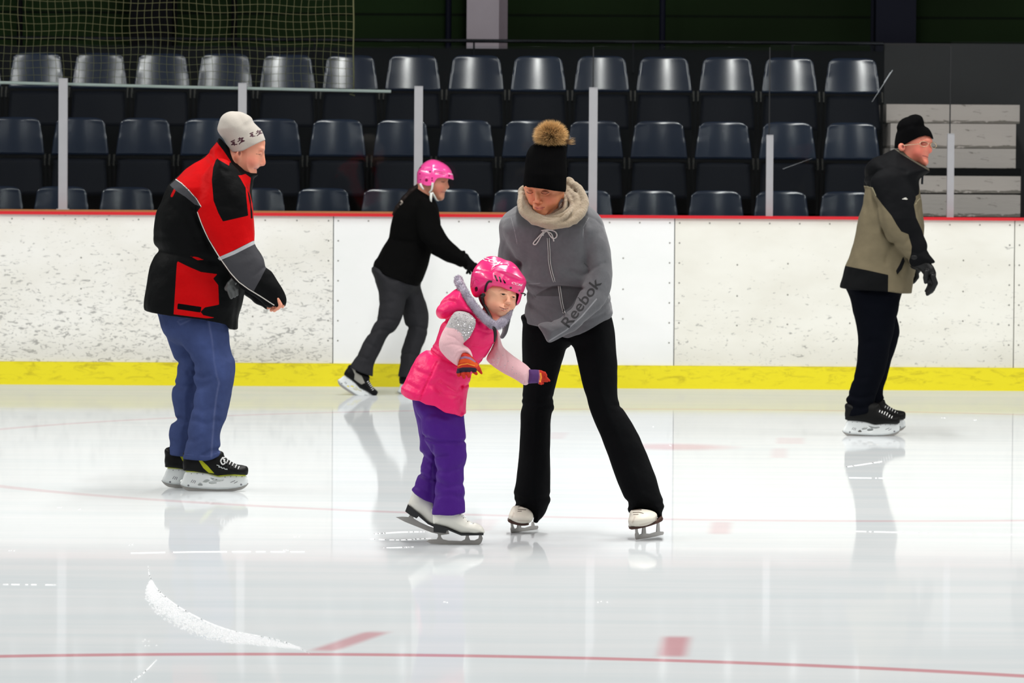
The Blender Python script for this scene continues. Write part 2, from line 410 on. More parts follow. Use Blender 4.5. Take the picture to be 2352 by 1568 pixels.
mx = t.n('ShaderNodeMixShader'); frs = t.n('ShaderNodeFresnel'); frs.inputs[0].default_value = 1.31; t.l(t.math('MINIMUM', t.math('MULTIPLY', t.math('POWER', frs.outputs[0], 3.0), t.math('MULTIPLY', t.math('MULTIPLY_ADD', scr, -.5, 1.3), t.math('MULTIPLY_ADD', t.ramp(PY, 27.5, 31.5), -.6, 1.0))), .46), mx.inputs[0]); t.l(d_.outputs[0], mx.inputs[1]); t.l(gl.outputs[0], mx.inputs[2])
t.l(mx.outputs[0], t.t.nodes['Material Output'].inputs[0]); ICE = t.m
ice = MB().box((-30, -3, -.06), (30, BY + .05, 0)).build('floor', ICE); tag(ice, kind='structure')
SNOW = M('shaved_ice', (252, 253, 255), .9, bump=.6, bscale=200)
# fine skate scratches, sunk in the ice surface (children of the floor)
def scratch(pts, w, name='skate_scratch'):
    P = [ground(*p) for p in pts]; P = cro(P, 20); V = []; Fc = []
    for i, p in enumerate(P):
        d = P[min(i + 1, len(P) - 1)] - P[max(i - 1, 0)]; n = np.array([-d[1], d[0], 0]); n /= np.linalg.norm(n) + 1e-9
        ww = w * .5 * (.35 + .65 * math.sin(math.pi * (i + .5) / len(P))) * random.uniform(.6, 1.2)
        V += [p + n * ww, p + (0, 0, .003), p - n * ww]
        if i and random.random() < .8: k = 3 * i; Fc += [(k - 3, k - 2, k + 1, k), (k - 2, k - 1, k + 2, k + 1)]
    return mesh(name, V, Fc, SNOW, ice)
for pts, w in (([(300, 1270), (480, 1267), (700, 1267)], .02), ([(860, 1226), (920, 1222), (975, 1221)], .02), ([(850, 1238), (920, 1240), (990, 1236)], .018),
               ([(880, 1258), (925, 1257), (950, 1256)], .015), ([(1945, 1072), (1985, 1066), (2025, 1060)], .03), ([(1965, 1220), (2100, 1223), (2352, 1228)], .016),
               ([(1950, 1097), (2030, 1098)], .02), ([(340, 1300), (345, 1325), (370, 1362), (430, 1405), (520, 1445), (640, 1470), (712, 1500)], .006),
               ([(0, 1342), (130, 1343)], .012), 
               ([(300, 1568), (330, 1545), (360, 1515)], .004), ):
    scratch(pts, w)
random.seed(11)
mb = MB()      # loose snow thrown up along the curved cut
arc = cro([ground(347, 1334), ground(368, 1364), ground(430, 1407), ground(520, 1446), ground(600, 1464), ground(690, 1488)], 34)
for i, p in enumerate(arc):
    f = i / len(arc); wd = .16 * math.sin(math.pi * min(1, f * 1.02)) ** .8 + .01
    for _ in range(22):
        q = p + np.array([-random.random() ** 1.6 * wd * .3, -random.random() ** 1.5 * wd * 2.0, 0]); s_ = random.uniform(.0015, .004)
        mb.add([q + (-s_, -s_, 0), q + (s_, -s_ * .6, 0), q + (s_ * .4, s_, 0), q + (0, 0, s_ * 1.3)], [(0, 1, 3), (1, 2, 3), (2, 0, 3), (0, 2, 1)])
tag(mb.build('snow_spray', SNOW), 'thin curved ridge of white shaved ice lying at the front left of the rink', 'snow', kind='stuff')
mb = MB()
for (px, py) in ((333, 1471), (349, 1481), (298, 1251), (22, 1264), (1545, 1023), (685, 1233), (660, 1263), (410, 925), (1500, 980), (1020, 1383), (1385, 1382), (180, 1170), (130, 1166), (2240, 965), (2170, 960)):
    q = ground(px, py); s_ = .0035
    for _ in range(3):
        q2 = q + (random.uniform(-.02, .02), random.uniform(-.03, .03), 0)
        mb.add([q2 + (-s_, -s_, 0), q2 + (s_, -s_, 0), q2 + (0, s_, 0), q2 + (0, 0, s_)], [(0, 1, 3), (1, 2, 3), (2, 0, 3), (0, 2, 1)])
tag(mb.build('snow_crumbs', SNOW), 'scattered tiny white snow crumbs on the ice', 'snow', kind='stuff')
# ---- board panels
def board_mat(name, base, dens, warm):
    t = NT(name); t.b.inputs['Roughness'].default_value = .45; setin(t.b, 'Specular IOR Level', .3)
    co = t.coord((11, 1, 30), (0, .2, 0)); a = t.noise(co, 1.25, 3, .6, 1.4)
    co2 = t.coord((17, 1, 42), (0, -.45, 0)); b = t.noise(co2, 1.1, 3, .6, 1.2)
    big = t.noise(t.coord((1.1, 1, 2.2)), 1.4, 3, .6)
    sp = t.n('ShaderNodeSeparateXYZ'); t.l(t.coord(), sp.inputs[0])
    hgt = t.ramp(sp.outputs[2], 1.12, .35)
    th = t.math('SUBTRACT', .80 - dens, t.math('MULTIPLY', hgt, .075)); th = t.math('SUBTRACT', th, t.math('MULTIPLY', big, .05))
    f1 = t.math('MULTIPLY', t.ramp(t.math('SUBTRACT', a, th), 0, .07), .62); f2 = t.math('MULTIPLY', t.ramp(t.math('SUBTRACT', b, th), .0, .07), .55)
    f = t.math('MAXIMUM', f1, f2)
    c = t.mix(t.ramp(big, .3, .75), lin(base), lin(warm)); c = t.mix(f, c, lin((112, 112, 112)))
    dirt = t.math('MULTIPLY', t.ramp(sp.outputs[2], .36, .2), .10 + dens); c = t.mix(dirt, c, lin((160, 155, 140)))
    t.l(c, t.b.inputs['Base Color']); return t.m
BM = [board_mat('board_scuffed', (243, 242, 237), .125, (234, 232, 224)), board_mat('board_clean', (247, 248, 248), -.02, (243, 245, 244)),
      board_mat('board_marked', (242, 241, 233), .07, (232, 230, 220)), board_mat('board_marked_edge', (242, 241, 233), .075, (232, 230, 220))]
SCREW = M('screw_head', (136, 134, 128), .5, .3)
BTOP = 1.15; KT = .155
xs = [bx(-420), bx(766), bx(1550), bx(2331), bx(2960)]
lab = ['white rink board panel densely covered in black puck scuffs, left end', 'clean bright white rink board panel behind the skaters in the middle',
       'off-white rink board panel with sparse grey scuffs behind the man in the olive jacket', 'narrow slice of white rink board panel at the right edge of the photo']
scm = None
for i in range(4):
    x0, x1 = xs[i] + .003, xs[i + 1] - .003; cx = (x0 + x1) / 2; w = (x1 - x0) / 2
    p = MB().box((-w, 0, KT + .001), (w, .05, BTOP)).build('dasher_board_panel', BM[i], loc=(cx, BY, 0)); tag(p, lab[i], 'rink board', 'white dasher board panels')
    spots = []
    k = -w + .035
    n = int(2 * w / .205); spots += [(-w + .03 + j * (2 * w - .06) / n, BTOP - .03) for j in range(n + 1)]
    for sx in (-w + .03, w - .03): spots += [(sx, BTOP - .03 - j * .135) for j in range(1, 7)]
    for j in range(1, 6):
        for zz in (.42, .62, .83): spots.append((-w + j * 2 * w / 6 + (.04 if j % 2 else 0), zz + .01 * j))
    for sx, sz in spots:
        if abs(cx + sx) > 4.2: continue
        if scm is None:
            m_ = MB(); m_.tube([(0, .001, 0), (0, -.0015, 0), (0, -.0025, 0)], [.0055, .0055, .003], 10); so = m_.build('screw_head', SCREW, p, loc=(sx, 0, sz)); scm = so
        else:
            so = scm.copy(); COL.objects.link(so); so.parent = p; so.location = (sx, 0, sz)
t = NT('kick_plate_yellow'); t.b.inputs['Roughness'].default_value = .4
a = t.noise(t.coord((5, 1, 16)), 1.5, 5, .65, .8); sp = t.n('ShaderNodeSeparateXYZ'); t.l(t.coord(), sp.inputs[0])
f = t.math('MULTIPLY', t.ramp(a, .48, .72), t.math('MULTIPLY', t.ramp(sp.outputs[2], .01, .06), .9)); t.l(t.mix(f, lin((236, 222, 22)), lin((196, 178, 12))), t.b.inputs['Base Color'])
kp = MB().box((-12, -.012, 0), (12, .04, KT - .0)).build('kick_plate', t.m, loc=(0, BY, 0)); tag(kp, 'long yellow kick plate along the foot of the white rink boards', 'kick plate')
REDP = M('red_plastic', (214, 30, 42), .35); TAN = M('tan_wood', (168, 122, 72), .6, var=.12, bstretch=(1, 8, 8))
cr_ = MB().box((-12, -.02, 0), (12, .06, .02)).build('cap_rail', REDP, loc=(0, BY, BTOP)); tag(cr_, 'thin red cap rail running along the top of the white boards', 'rail')
xl = bx(1180); MB().box((bx(-420), 0, 0), (xl, .16, .032)).build('wooden_ledge', TAN, loc=(0, BY + .06, BTOP)); tag(bpy.data.objects['wooden_ledge'], 'tan wooden ledge on top of the red rail at the left half', 'ledge')
ledge2 = MB().box((xl + .01, 0, 0), (12, .16, .012)).build('sill', REDP, loc=(0, BY + .06, BTOP)); tag(ledge2, 'flat red sill behind the cap rail at the right half', 'ledge')
# ---- stanchions and glass
ALU = M('stanchion_metal', (170, 170, 174), .55, .35, var=.07, vscale=14)
posts = [(-272, 170, 20, 12), (145, 181, 20, 1), (556.5, 192, 19, 2), (961, 199, 19.5, 3), (1362, 202, 19.5, 4), (1767.5, 311, 16, 5), (2183, 308, 15.5, 6), (2600, 305, 16, 7)]
pl_ = {1: 'tall grey metal glass post at the left, left of the man in the red jacket', 2: 'tall grey metal glass post rising behind the cream knitted hat',
       3: 'tall grey metal glass post rising behind the pink helmet of the far skater', 4: 'tall grey metal glass post right beside the woman with the fur pompom',
       5: 'short grey metal glass post between the woman and the man in the olive jacket', 6: 'short grey metal glass post in front of the white concrete steps',
       12: 'grey metal glass post beyond the left edge', 7: 'grey metal glass post beyond the right edge'}
PYp = BY + .10
for px, top, w, k in posts:
    if k in (12, 7): continue
    z1 = bz(px, top, PYp); z0 = BTOP + (.032 if px < 1180 else .012); x = bx(px, (top + 490) / 2, PYp); hw = w / 2 / (FPX / PYp)
    r_ = empty('stanchion', (x, PYp, z0), pl_[k], 'glass post', 'metal posts holding the rink glass')
    m_ = MB(); m_.box((-hw, -.02, 0), (hw, .02, z1 - z0)); m_.build('post', ALU, r_)
    MB().box((-hw * 1.0, -.022, z1 - z0), (hw * 1.0, .022, z1 - z0 + .004)).build('end_cap', ALU, r_)
    m_ = MB(); m_.box((-hw - .012, -.03, 0), (hw + .012, .022, .006)); m_.build('base_flange', ALU, r_)
t = NT('acrylic_glass'); t.t.nodes.remove(t.b)
tr = t.n('ShaderNodeBsdfTransparent'); tr.inputs[0].default_value = (.93, .95, .95, 1); g_ = t.n('ShaderNodeBsdfGlossy'); g_.inputs['Roughness'].default_value = .02
df = t.n('ShaderNodeBsdfDiffuse'); df.inputs[0].default_value = (.75, .78, .8, 1)
fr = t.n('ShaderNodeFresnel'); fr.inputs[0].default_value = 1.24
m1 = t.n('ShaderNodeMixShader'); t.l(fr.outputs[0], m1.inputs[0]); t.l(tr.outputs[0], m1.inputs[1]); t.l(g_.outputs[0], m1.inputs[2])
hz = t.noise(t.coord((1, 1, .6)), 2.2, 5, .6); m2 = t.n('ShaderNodeMixShader'); t.l(t.math('MULTIPLY_ADD', t.ramp(hz, .4, .8), .0015, .0012), m2.inputs[0])
t.l(m1.outputs[0], m2.inputs[1]); t.l(df.outputs[0], m2.inputs[2]); t.l(m2.outputs[0], t.t.nodes['Material Output'].inputs[0]); GLASS = t.m
GASK = M('black_gasket', (14, 16, 20), .5)
ex = [bx(p[0], 300, PYp) for p in posts]; GZ = 1.0
pn = ['left of the first tall post', 'between the first and second tall posts', 'between the second and third tall posts', 'between the third and fourth tall posts',
      'between the tall post by the woman and the short post', 'between the two short posts', 'right of the last short post']
for i in range(7):
    x0, x1 = ex[i] + .004, ex[i + 1] - .004; top = bz((posts[i][0] + posts[i + 1][0]) / 2, (104, 104, 106, 106, 107, 104, 96)[i], PYp)
    z0 = BTOP + .034; g = MB().box((-(x1 - x0) / 2, .034, 0), ((x1 - x0) / 2, .044, top - z0)).build('glass_pane', GLASS, loc=((x0 + x1) / 2, PYp, z0))
    tag(g, 'clear scratched rink glass pane ' + pn[i], 'glass pane', 'rink glass panes')
    if i >= 3:
        m_ = MB(); m_.box(((x1 - x0) / 2 + .0002, .033, 0), ((x1 - x0) / 2 + .0075, .045, top - z0)); m_.build('gasket', GASK, g)
SCR = M('glass_scratch', (170, 176, 180), .7)
for a, b, k, w in (((2050, 161), (2003, 234), 5, .0022), ((2046, 166), (2030, 190), 5, .0035), ((1798, 388), (1866, 363), 5, .001)):
    g = [o for o in COL.objects if o.name.startswith('glass_pane')][k]; A = pt(*a, PYp + .033) - np.array(g.location); B = pt(*b, PYp + .033) - np.array(g.location)
    m_ = MB(); m_.tube([A, B], [w, w * .4], 6); m_.build('scratch', SCR, g)
# ---- safety netting and its bar
NETM = M('netting_cord', (104, 103, 70), .8); BAR = M('net_bar', (196, 206, 200), .45)
NY = PYp + .10
A = pt(-60, 188, NY); B = pt(898, 210, NY); rb = MB(); rb.tube([A, pt(400, 199.5, NY), B], .0105, 10)
bar = rb.build('net_bar', BAR); tag(bar, 'long thin white bar holding down the lower edge of the safety netting', 'bar')
mb = MB(); nx = 52; rr_ = .0013
def netp(u, v):     # u columns, v rows upward
    px = 812 - u * 17.1 + 5 * math.sin(v * .9 + u * .33) * (.4 if u > 2 else .1) + (max(0, 3 - u) * 6 * (1 if v > 1 else .6) if False else 0)
    if u < 3: px -= 0
    py = (208 - u * .38) - v * 17.4 + 2.2 * math.sin(u * .55 + v * .4)
    return pt(px, py, NY + .02 * math.sin(u * .5 + v * .25) + .06)
for u in range(nx): mb.tube([netp(u, v) for v in range(0, 14)], rr_ if u else .0045, 4, False)
for v in range(0, 14): mb.tube([netp(u, v) for u in range(nx)], rr_ if v else .003, 4, False)
mb.tube([pt(806, 203, NY + .04), pt(812, 212, NY + .04), pt(803, 216, NY + .04), pt(815, 219, NY + .04)], .006, 6)
net = mb.build('safety_netting', NETM); tag(net, 'pale olive square-mesh safety netting hanging at the upper left above the glass', 'netting')
# ---- stands: terraces
CONC = M('dark_concrete', (10, 11, 12), .9, spec=.1, var=.2, vscale=5)
floors = [(33.15, .50), (33.85, .99), (34.55, 1.485)]
mb = MB(); mb.box((-12, BY + .3, 0), (12, 33.15, .02))
for i, (y, z) in enumerate(floors): mb.box((-12, y, 0), (bx(2040, 300, y), y + .7 if i < 2 else 36.2, z))
st = mb.build('floor_stands', CONC); tag(st, kind='structure')
# ---- seats
def seat_mat():
    t = NT('blue_seat_plastic'); t.b.inputs['Roughness'].default_value = .2; setin(t.b, 'Specular IOR Level', .75)
    rnd = t.n('ShaderNodeObjectInfo'); c = t.mix(rnd.outputs['Random'], lin((17, 27, 45)), lin((24, 36, 55))); t.l(c, t.b.inputs['Base Color'])
    t.bump(t.noise(t.coord(), 90, 3), .05, .001); return t.m
SEATM = seat_mat(); SPAN = M('seat_pan_plastic', (9, 13, 22), .6, spec=.1); SBRK = M('seat_bracket', (60, 59, 56), .45, .6); SDARK = M('seat_frame_black', (7, 7, 8), .7, spec=.1)
def shell_grid(fn, nu, nv, th, name, mat, parent):
    V = []; Fc = []
    for j in range(nv + 1):
        for i in range(nu + 1): V.append(fn(i / nu, j / nv))
    n = len(V); V += [(p[0], p[1] + th, p[2]) for p in V[:n]]; W_ = nu + 1
    for j in range(nv):
        for i in range(nu):
            a = j * W_ + i; Fc.append((a, a + 1, a + W_ + 1, a + W_)); Fc.append((n + a, n + a + W_, n + a + W_ + 1, n + a + 1))
    for i in range(nu): Fc.append((i, n + i, n + i + 1, i + 1)); a = nv * W_ + i; Fc.append((a, a + 1, n + a + 1, n + a))
    for j in range(nv): a = j * W_; Fc.append((a, a + W_, n + a + W_, n + a)); a += nu; Fc.append((a, n + a, n + a + W_, a + W_))
    return mesh(name, V, Fc, mat, parent, True)
def make_seat():
    r_ = empty('stadium_seat', (0, 0, 0))
    def back(u, v):
        s_ = u * 2 - 1; hw = .205 - .034 * v ** 1.1
        if v > .9: hw -= .02 * ((v - .9) / .1) ** 2
        z = .555 + .265 * v - .012 * abs(s_) ** 6 * (1 if v > .5 else 0)
        return (s_ * hw, .052 * v + .10 - .022 * (abs(s_) ** 2.0) - .002 * math.sin(v * 3), z)
    shell_grid(back, 20, 12, .012, 'backrest', SEATM, r_)
    def pan(u, v):
        s_ = u * 2 - 1; hw = .2 - .012 * v; z = .28 + .255 * v
        return (s_ * hw, -.02 + .075 * v - .03 * math.cos(s_ * 1.4) + .0, z)
    shell_grid(pan, 14, 8, .03, 'seat_pan', SPAN, r_)
    MB().box((-.2, .035, .538), (.2, .055, .552)).build('pan_rim', SDARK, r_)
    for sx in (-1, 1):
        m_ = MB(); m_.box((sx * .214 - .006, .03, .52), (sx * .214 + .006, .08, .565)); m_.box((sx * .215 - .004, .0, .49), (sx * .215 + .004, .04, .54)); m_.build('hinge_bracket', SBRK, r_)
        m_ = MB(); m_.box((sx * .214 - .009, .06, 0), (sx * .214 + .009, .1, .49)); m_.box((sx * .21 - .016, .02, 0), (sx * .21 + .016, .14, .012)); m_.build('support_leg', SDARK, r_)
    return r_
proto = make_seat(); used = False
rowdef = [('bottom', 33.80 - .12, .50, [1945 + 0 - 150.2 * k for k in range(0, 14)]), ('middle', 34.5 - .12, .99, [1955 - 147.4 * k for k in range(0, 15)]),
          ('top', 35.2 - .12, 1.485, [1958 - 144.2 * k for k in range(0, 15)])]
ordn = ['next to the white steps', 'second', 'third', 'fourth', 'fifth', 'sixth', 'seventh', 'eighth', 'ninth', 'tenth', 'eleventh', 'twelfth', 'thirteenth', 'fourteenth', 'fifteenth']
for nm, y, z, cs_ in rowdef:
    for k, c in enumerate(cs_):
        if c < -66: continue
        if not used: s_ = proto; used = True
        else:
            s_ = proto.copy(); COL.objects.link(s_)
            for ch in proto.children: c2 = ch.copy(); COL.objects.link(c2); c2.parent = s_
        s_.location = (bx(c, 200 if nm == 'top' else 350, y + .1), y, z); s_.rotation_euler = (math.radians({'top': -1.5, 'middle': 6.0, 'bottom': 4.5}[nm] + random.uniform(-1, 1)), 0, math.radians(random.uniform(-1.2, 1.2)))
        tag(s_, 'dark blue plastic stadium seat in the %s row, %s' % (nm, ordn[0] if k == 0 else ordn[k] + ' from the white steps'), 'seat', 'dark blue plastic stadium seats')
# ---- aisle steps
WCON = None
t = NT('painted_concrete'); t.b.inputs['Roughness'].default_value = .8
nz_ = t.noise(t.coord((3, 1, 14)), 3, 5, .7, .6); sp = t.n('ShaderNodeSeparateXYZ'); t.l(t.coord(), sp.inputs[0])
edge = t.ramp(sp.outputs[2], .03, .008); f = t.math('MULTIPLY', t.ramp(t.math('ADD', nz_, t.math('MULTIPLY', edge, .22)), .60, .68), .8)
t.l(t.mix(f, lin((180, 172, 167)), lin((84, 80, 72))), t.b.inputs['Base Color']); t.bump(nz_, .3, .01); WCON = t.m
sb = [(497, 447, 2060, 2345, 34.0), (443, 404, 2060, 2345, 34.3), (392, 341, 2045, 2333, 34.6), (340, 284, 2045, 2333, 34.9), (283, 240, 2035, 2341, 35.2)]
TRD = M('dirty_tread', (70, 68, 60), .9, var=.25)
for i, (y1, y0, xa, xb, Yd) in enumerate(sb):
    z0 = bz(2190, y1, Yd); z1 = bz(2190, y0, Yd); X0, X1 = bx(xa, 350, Yd), bx(xb, 350, Yd)
    so = MB().box((X0, 0, 0), (X1, .8, z1 - z0)).build('concrete_step', WCON, loc=(0, Yd, z0))
    tag(so, ['lowest visible', 'second lowest', 'middle', 'second highest', 'highest'][i] + ' white painted concrete aisle step with dirty edge', 'step', 'white concrete aisle steps')
mb = MB(); mb.box((bx(2035, 400, 33.7), 33.7, 0), (bx(2350, 400, 33.7), 34.8, bz(2190, 499, 33.9))); mb.box((bx(2050, 400, 34.6), 34.4, 0), (bx(2338, 400, 34.6), 36, 1.5)); bs = mb.build('floor_aisle', CONC); tag(bs, kind='structure')
# ---- back wall and what stands before it
t = NT('dark_green_cladding'); t.b.inputs['Roughness'].default_value = .85; setin(t.b, 'Specular IOR Level', .05)
wv = t.n('ShaderNodeTexWave'); wv.bands_direction = 'Z'; t.l(t.coord(), wv.inputs[0]); wv.inputs['Scale'].default_value = 1.6; wv.inputs['Detail'].default_value = 1
f = t.ramp(wv.outputs[1], .95, 1.0); bn = t.noise(t.coord((.3, 1, .6)), 1.2, 3); c = t.mix(t.ramp(bn, .3, .7), lin((19, 28, 15)), lin((25, 40, 20)))
t.l(t.mix(f, c, lin((12, 18, 12))), t.b.inputs['Base Color']); GRN = t.m
WY = 37.0; bwz = bz(1176, 106, WY)
w_ = MB().box((-14, WY, 0), (14, WY + .2, 9)).build('wall_back', GRN); tag(w_, kind='structure')
PAR = M('parapet_dark', (11, 14, 17), .7, spec=.1, var=.15, vscale=3)
w_ = MB().box((-14, 36.2, 0), (bx(2030, 200, 36.2), 36.3, bz(1176, 112, 36.2))).build('wall_parapet', PAR); tag(w_, kind='structure')
PAR2 = M('concourse_panel', (30, 31, 33), .7, var=.15, vscale=2)
w_ = MB().box((bx(2030, 200, 36.2) + .002, 36.2, 0), (14, 36.3, bz(2190, 100, 36.2))).build('wall_concourse', PAR2); tag(w_, kind='structure')
RAIL = M('rail_metal', (60, 62, 66), .25, .9)
A = pt(-100, 109, 36.15); B = pt(2030, 109, 36.15); m_ = MB(); m_.tube([(A[0], 36.15, B[2] + .03), (B[0], 36.15, B[2] + .03)], .014, 10)
for x in np.arange(A[0] + .3, B[0], 1.2): m_.tube([(x, 36.15, B[2] + .03), (x, 36.15, B[2] - .2), (x, 36.21, B[2] - .2)], .008, 6)
tag(m_.build('handrail', RAIL), 'thin dark metal handrail behind the top row of seats', 'handrail')
NAVY = M('navy_steel', (8, 11, 26), .6, spec=.12); LIL = M('painted_column', (150, 142, 150), .7, var=.08, vscale=6); LILs = M('painted_column_shaded', (110, 100, 108), .7, var=.08); BLK = M('near_black_steel', (5, 6, 8), .7, spec=.08)
def colm(x0, x1, Yd, mat, name, label, dep=.2, flange=None):
    X0, X1 = bx(x0, 50, Yd), bx(x1, 50, Yd); c = (X0 + X1) / 2; w = (X1 - X0) / 2; r_ = empty(name, (c, Yd, 2.0), label, 'column')
    MB().box((-w, 0, 0), (w, dep, 4)).build('shaft', mat, r_)
    if flange: MB().box((-w - flange, dep, 0), (w + flange, dep + .03, 4)).build('flange', mat, r_)
    return r_
c_ = colm(1072, 1146, 36.6, LIL, 'column', 'pale lilac painted square column against the dark green wall', .3)
MB().box((c_.children[0].dimensions[0] / 2 if False else (bx(1146, 50, 36.6) - bx(1072, 50, 36.6)) / 2, .1, 0), ((bx(1146, 50, 36.6) - bx(1072, 50, 36.6)) / 2 + .065, .3, 4)).build('side_face', LILs, c_)  # side face wears a darker copy of the column paint, shade set in colour
colm(2012, 2104, 36.6, NAVY, 'column', 'wide navy blue steel column on the dark wall above the white steps', .25, .02)
colm(297, 395, 36.6, BLK, 'column', 'wide near-black steel column behind the netting at upper left', .25, .02)
for xx, lb in ((1030, 'thin navy vertical pipe left of the lilac column'), (1522, 'thin navy vertical pipe on the green wall at the centre right'), (537, 'thin black vertical pipe behind the netting, right one'), (44, 'thin black vertical pipe behind the netting near the left edge')):
    X = bx(xx, 50, 36.8); m_ = MB(); m_.tube([(0, 0, 0), (0, 0, 4)], .023, 12); p_ = m_.build('pipe', NAVY if xx > 900 else BLK, loc=(X, 36.85, 2.0)); tag(p_, lb, 'pipe')
# ================================================================ people: shared builders
SKIN_M = lambda name, c, layers=(), **k: M(name, c, .5, var=.05, vscale=60, bump=.15, bscale=400, sss=.06, layers=layers, **k)
def chain(fig, pts, r, k=.004, fy=1.0):
    """string of tapered limbs through (px,py,v) points; r = list of radii in px or one radius"""
    rs = r if hasattr(r, '__len__') else [r] * len(pts)
    return [('u', fig.cap(pts[i], pts[i + 1], rs[i], rs[i + 1], fy), k) for i in range(len(pts) - 1)]
def U(p, k=.01): return ('u', p, k)
def S(p, k=.002): return ('s', p, k)
def person(fig, label):
    r = empty('person', tuple(fig.O), label, 'person'); return r
def tubes(fig, name, parent, lst, mat, n=8):
    """lst of (points (px,py,v), radius px)"""
    mb = MB()
    for pts, r in lst:
        P = cro([fig.P(*p) for p in pts], 5) if len(pts) > 2 else [fig.P(*p) for p in pts]
        mb.tube(P, list(np.interp(np.linspace(0, 1, len(P)), np.linspace(0, 1, len(r)), r) / fig.s) if hasattr(r, '__len__') else r / fig.s, n)
    return mb.build(name, mat, parent, True)
def prismpx(fig, pts, v, th, smooth=3):
    P = fig.p2(pts, v); P = cr(P, smooth) if smooth else P
    return [tuple(p) for p in P], v - th / 2, v + th / 2
STEEL = M('blade_steel', (172, 168, 164), .35, .35); HOLD = M('white_blade_holder', (226, 230, 230), .35, layers=[('mk', (120, 120, 126), 0)])
WLACE = M('white_lace', (232, 232, 230), .8)
def hockey(fig, root, c, sc, ang, v, bootm, paints, lace=True, bow=True):
    """hockey skate; template traced in its own pixel frame, moved to c=(px,py of heel corner), scaled, turned"""
    a = math.radians(ang); ca, sa = math.cos(a), math.sin(a)
    def T(p): x, y = (p[0] - 422) * sc, (p[1] - 1080) * sc; return (c[0] + x * ca - y * sa, c[1] + x * sa + y * ca)
    TT = lambda L: [T(p) for p in L]
    k = sc * 491 / fig.s
    boot = [(424, 1036), (421, 1056), (421, 1074), (423, 1081), (445, 1083), (478, 1087), (500, 1093), (515, 1092), (540, 1090), (566, 1091), (569, 1083), (568, 1072), (559, 1069), (544, 1066), (529, 1058), (516, 1048), (509, 1036), (470, 1030)]
    ops = [U(fig.poly(TT(boot), .043 * k, .05 * k, v)), U(fig.ell((*T((548, 1080)), v), (20 * sc, 24 * sc, 11 * sc), ang)), U(fig.ell((*T((440, 1066)), v), (18 * sc, 19 * sc, 15 * sc), ang))]
    b = sculpt(fig, 'ice_skate', root, ops, bootm, .0032 * max(k, .8), {n: pp(fig, TT(q), v) if kind == 'p' else pl(fig, TT(q), w * sc, v) for n, kind, q, w in paints})
    hold = [(427, 1082), (420, 1098), (414, 1110), (419, 1115), (440, 1120), (500, 1124), (540, 1121), (563, 1114), (569, 1108), (566, 1092), (540, 1090), (515, 1092), (500, 1093), (478, 1086), (445, 1082)]
    hops = [('u', fig.poly(TT(hold), .016 * k, .012 * k, v, 2)), S(fig.poly(TT([(466, 1106), (475, 1100), (482, 1103), (475, 1107)]), .05, .004, v)),
            S(fig.poly(TT([(480, 1107), (493, 1104), (497, 1109), (484, 1111)]), .05, .004, v)), S(fig.poly(TT([(484, 1096), (500, 1100), (512, 1099), (512, 1103), (494, 1104)]), .05, .004, v)),
            S(fig.poly(TT([(455, 1112), (461, 1108), (466, 1114), (456, 1114)]), .05, .004, v))]
    dots = [(433, 1114), (504, 1102), (554, 1112), (440, 1087), (453, 1087), (466, 1088), (517, 1095), (530, 1094), (543, 1094), (556, 1094)]
    mk = union(*([pl(fig, TT([d, (d[0] + .5, d[1])]), (4.5 if i < 3 else 2.2) * sc, v) for i, d in enumerate(dots)] + [pl(fig, TT(q), 1.6 * sc, v) for q in
         ([(439, 1107), (443, 1101)], [(443, 1108), (447, 1102)], [(447, 1109), (450, 1103)], [(530, 1107), (540, 1103)], [(538, 1109), (546, 1105)])]))
    h = sculpt(fig, 'blade_holder', b, hops, HOLD, .0028 * max(k, .8), {'mk': mk})
    bl = [(414, 1110), (417, 1117), (424, 1123), (435, 1127), (470, 1129.5), (520, 1129), (550, 1125), (563, 1119), (571, 1109), (560, 1113), (540, 1118), (500, 1121), (440, 1117)]
    P, y0, y1 = prismpx(fig, TT(bl), v, .0035); MB().prism(P, y0, y1).build('blade', STEEL, b)
    if lace:
        g = surf_y(b, fig); L = []
        for i in range(6):
            x, y = 517 + i * 6.6, 1054 + i * 2.9 + (2 if i > 3 else 0)
            p = [T((x + dx, y + dy)) for dx, dy in ((-3.4, 6.5), (-1.8, 2.5), (0, -.6))]
            L.append(([(*p[0], g(*p[0], v - .03) - .002), (*p[1], g(*p[1], v - .025) - .003), (*p[2], v - .004)], 1.25 * sc))
        if not bow: tubes(fig, 'laces', b, L, WLACE, 6); return b
        p = [T(q) for q in ((512, 1050), (507, 1058), (511, 1066), (517, 1062), (512, 1052))]
        L.append(([(q[0], q[1], v - .045 * k) for q in p], 1.5 * sc)); p = [T(q) for q in ((512, 1051), (520, 1050), (524, 1056))]
        L.append(([(q[0], q[1], v - .044 * k) for q in p], 1.5 * sc)); tubes(fig, 'laces', b, L, WLACE, 6)
    return b
def fingers(fig, lst, k=.002): return [x for pts, r in lst for x in chain(fig, pts, r, k)]
def core(fig, lst):
    """the body's trunk and limbs under the clothes"""
    out = []
    for pts, r, fy in lst: out += chain(fig, pts, r, .03, fy)
    return out
EYEW = M('eye_white', (196, 184, 176), .3); 
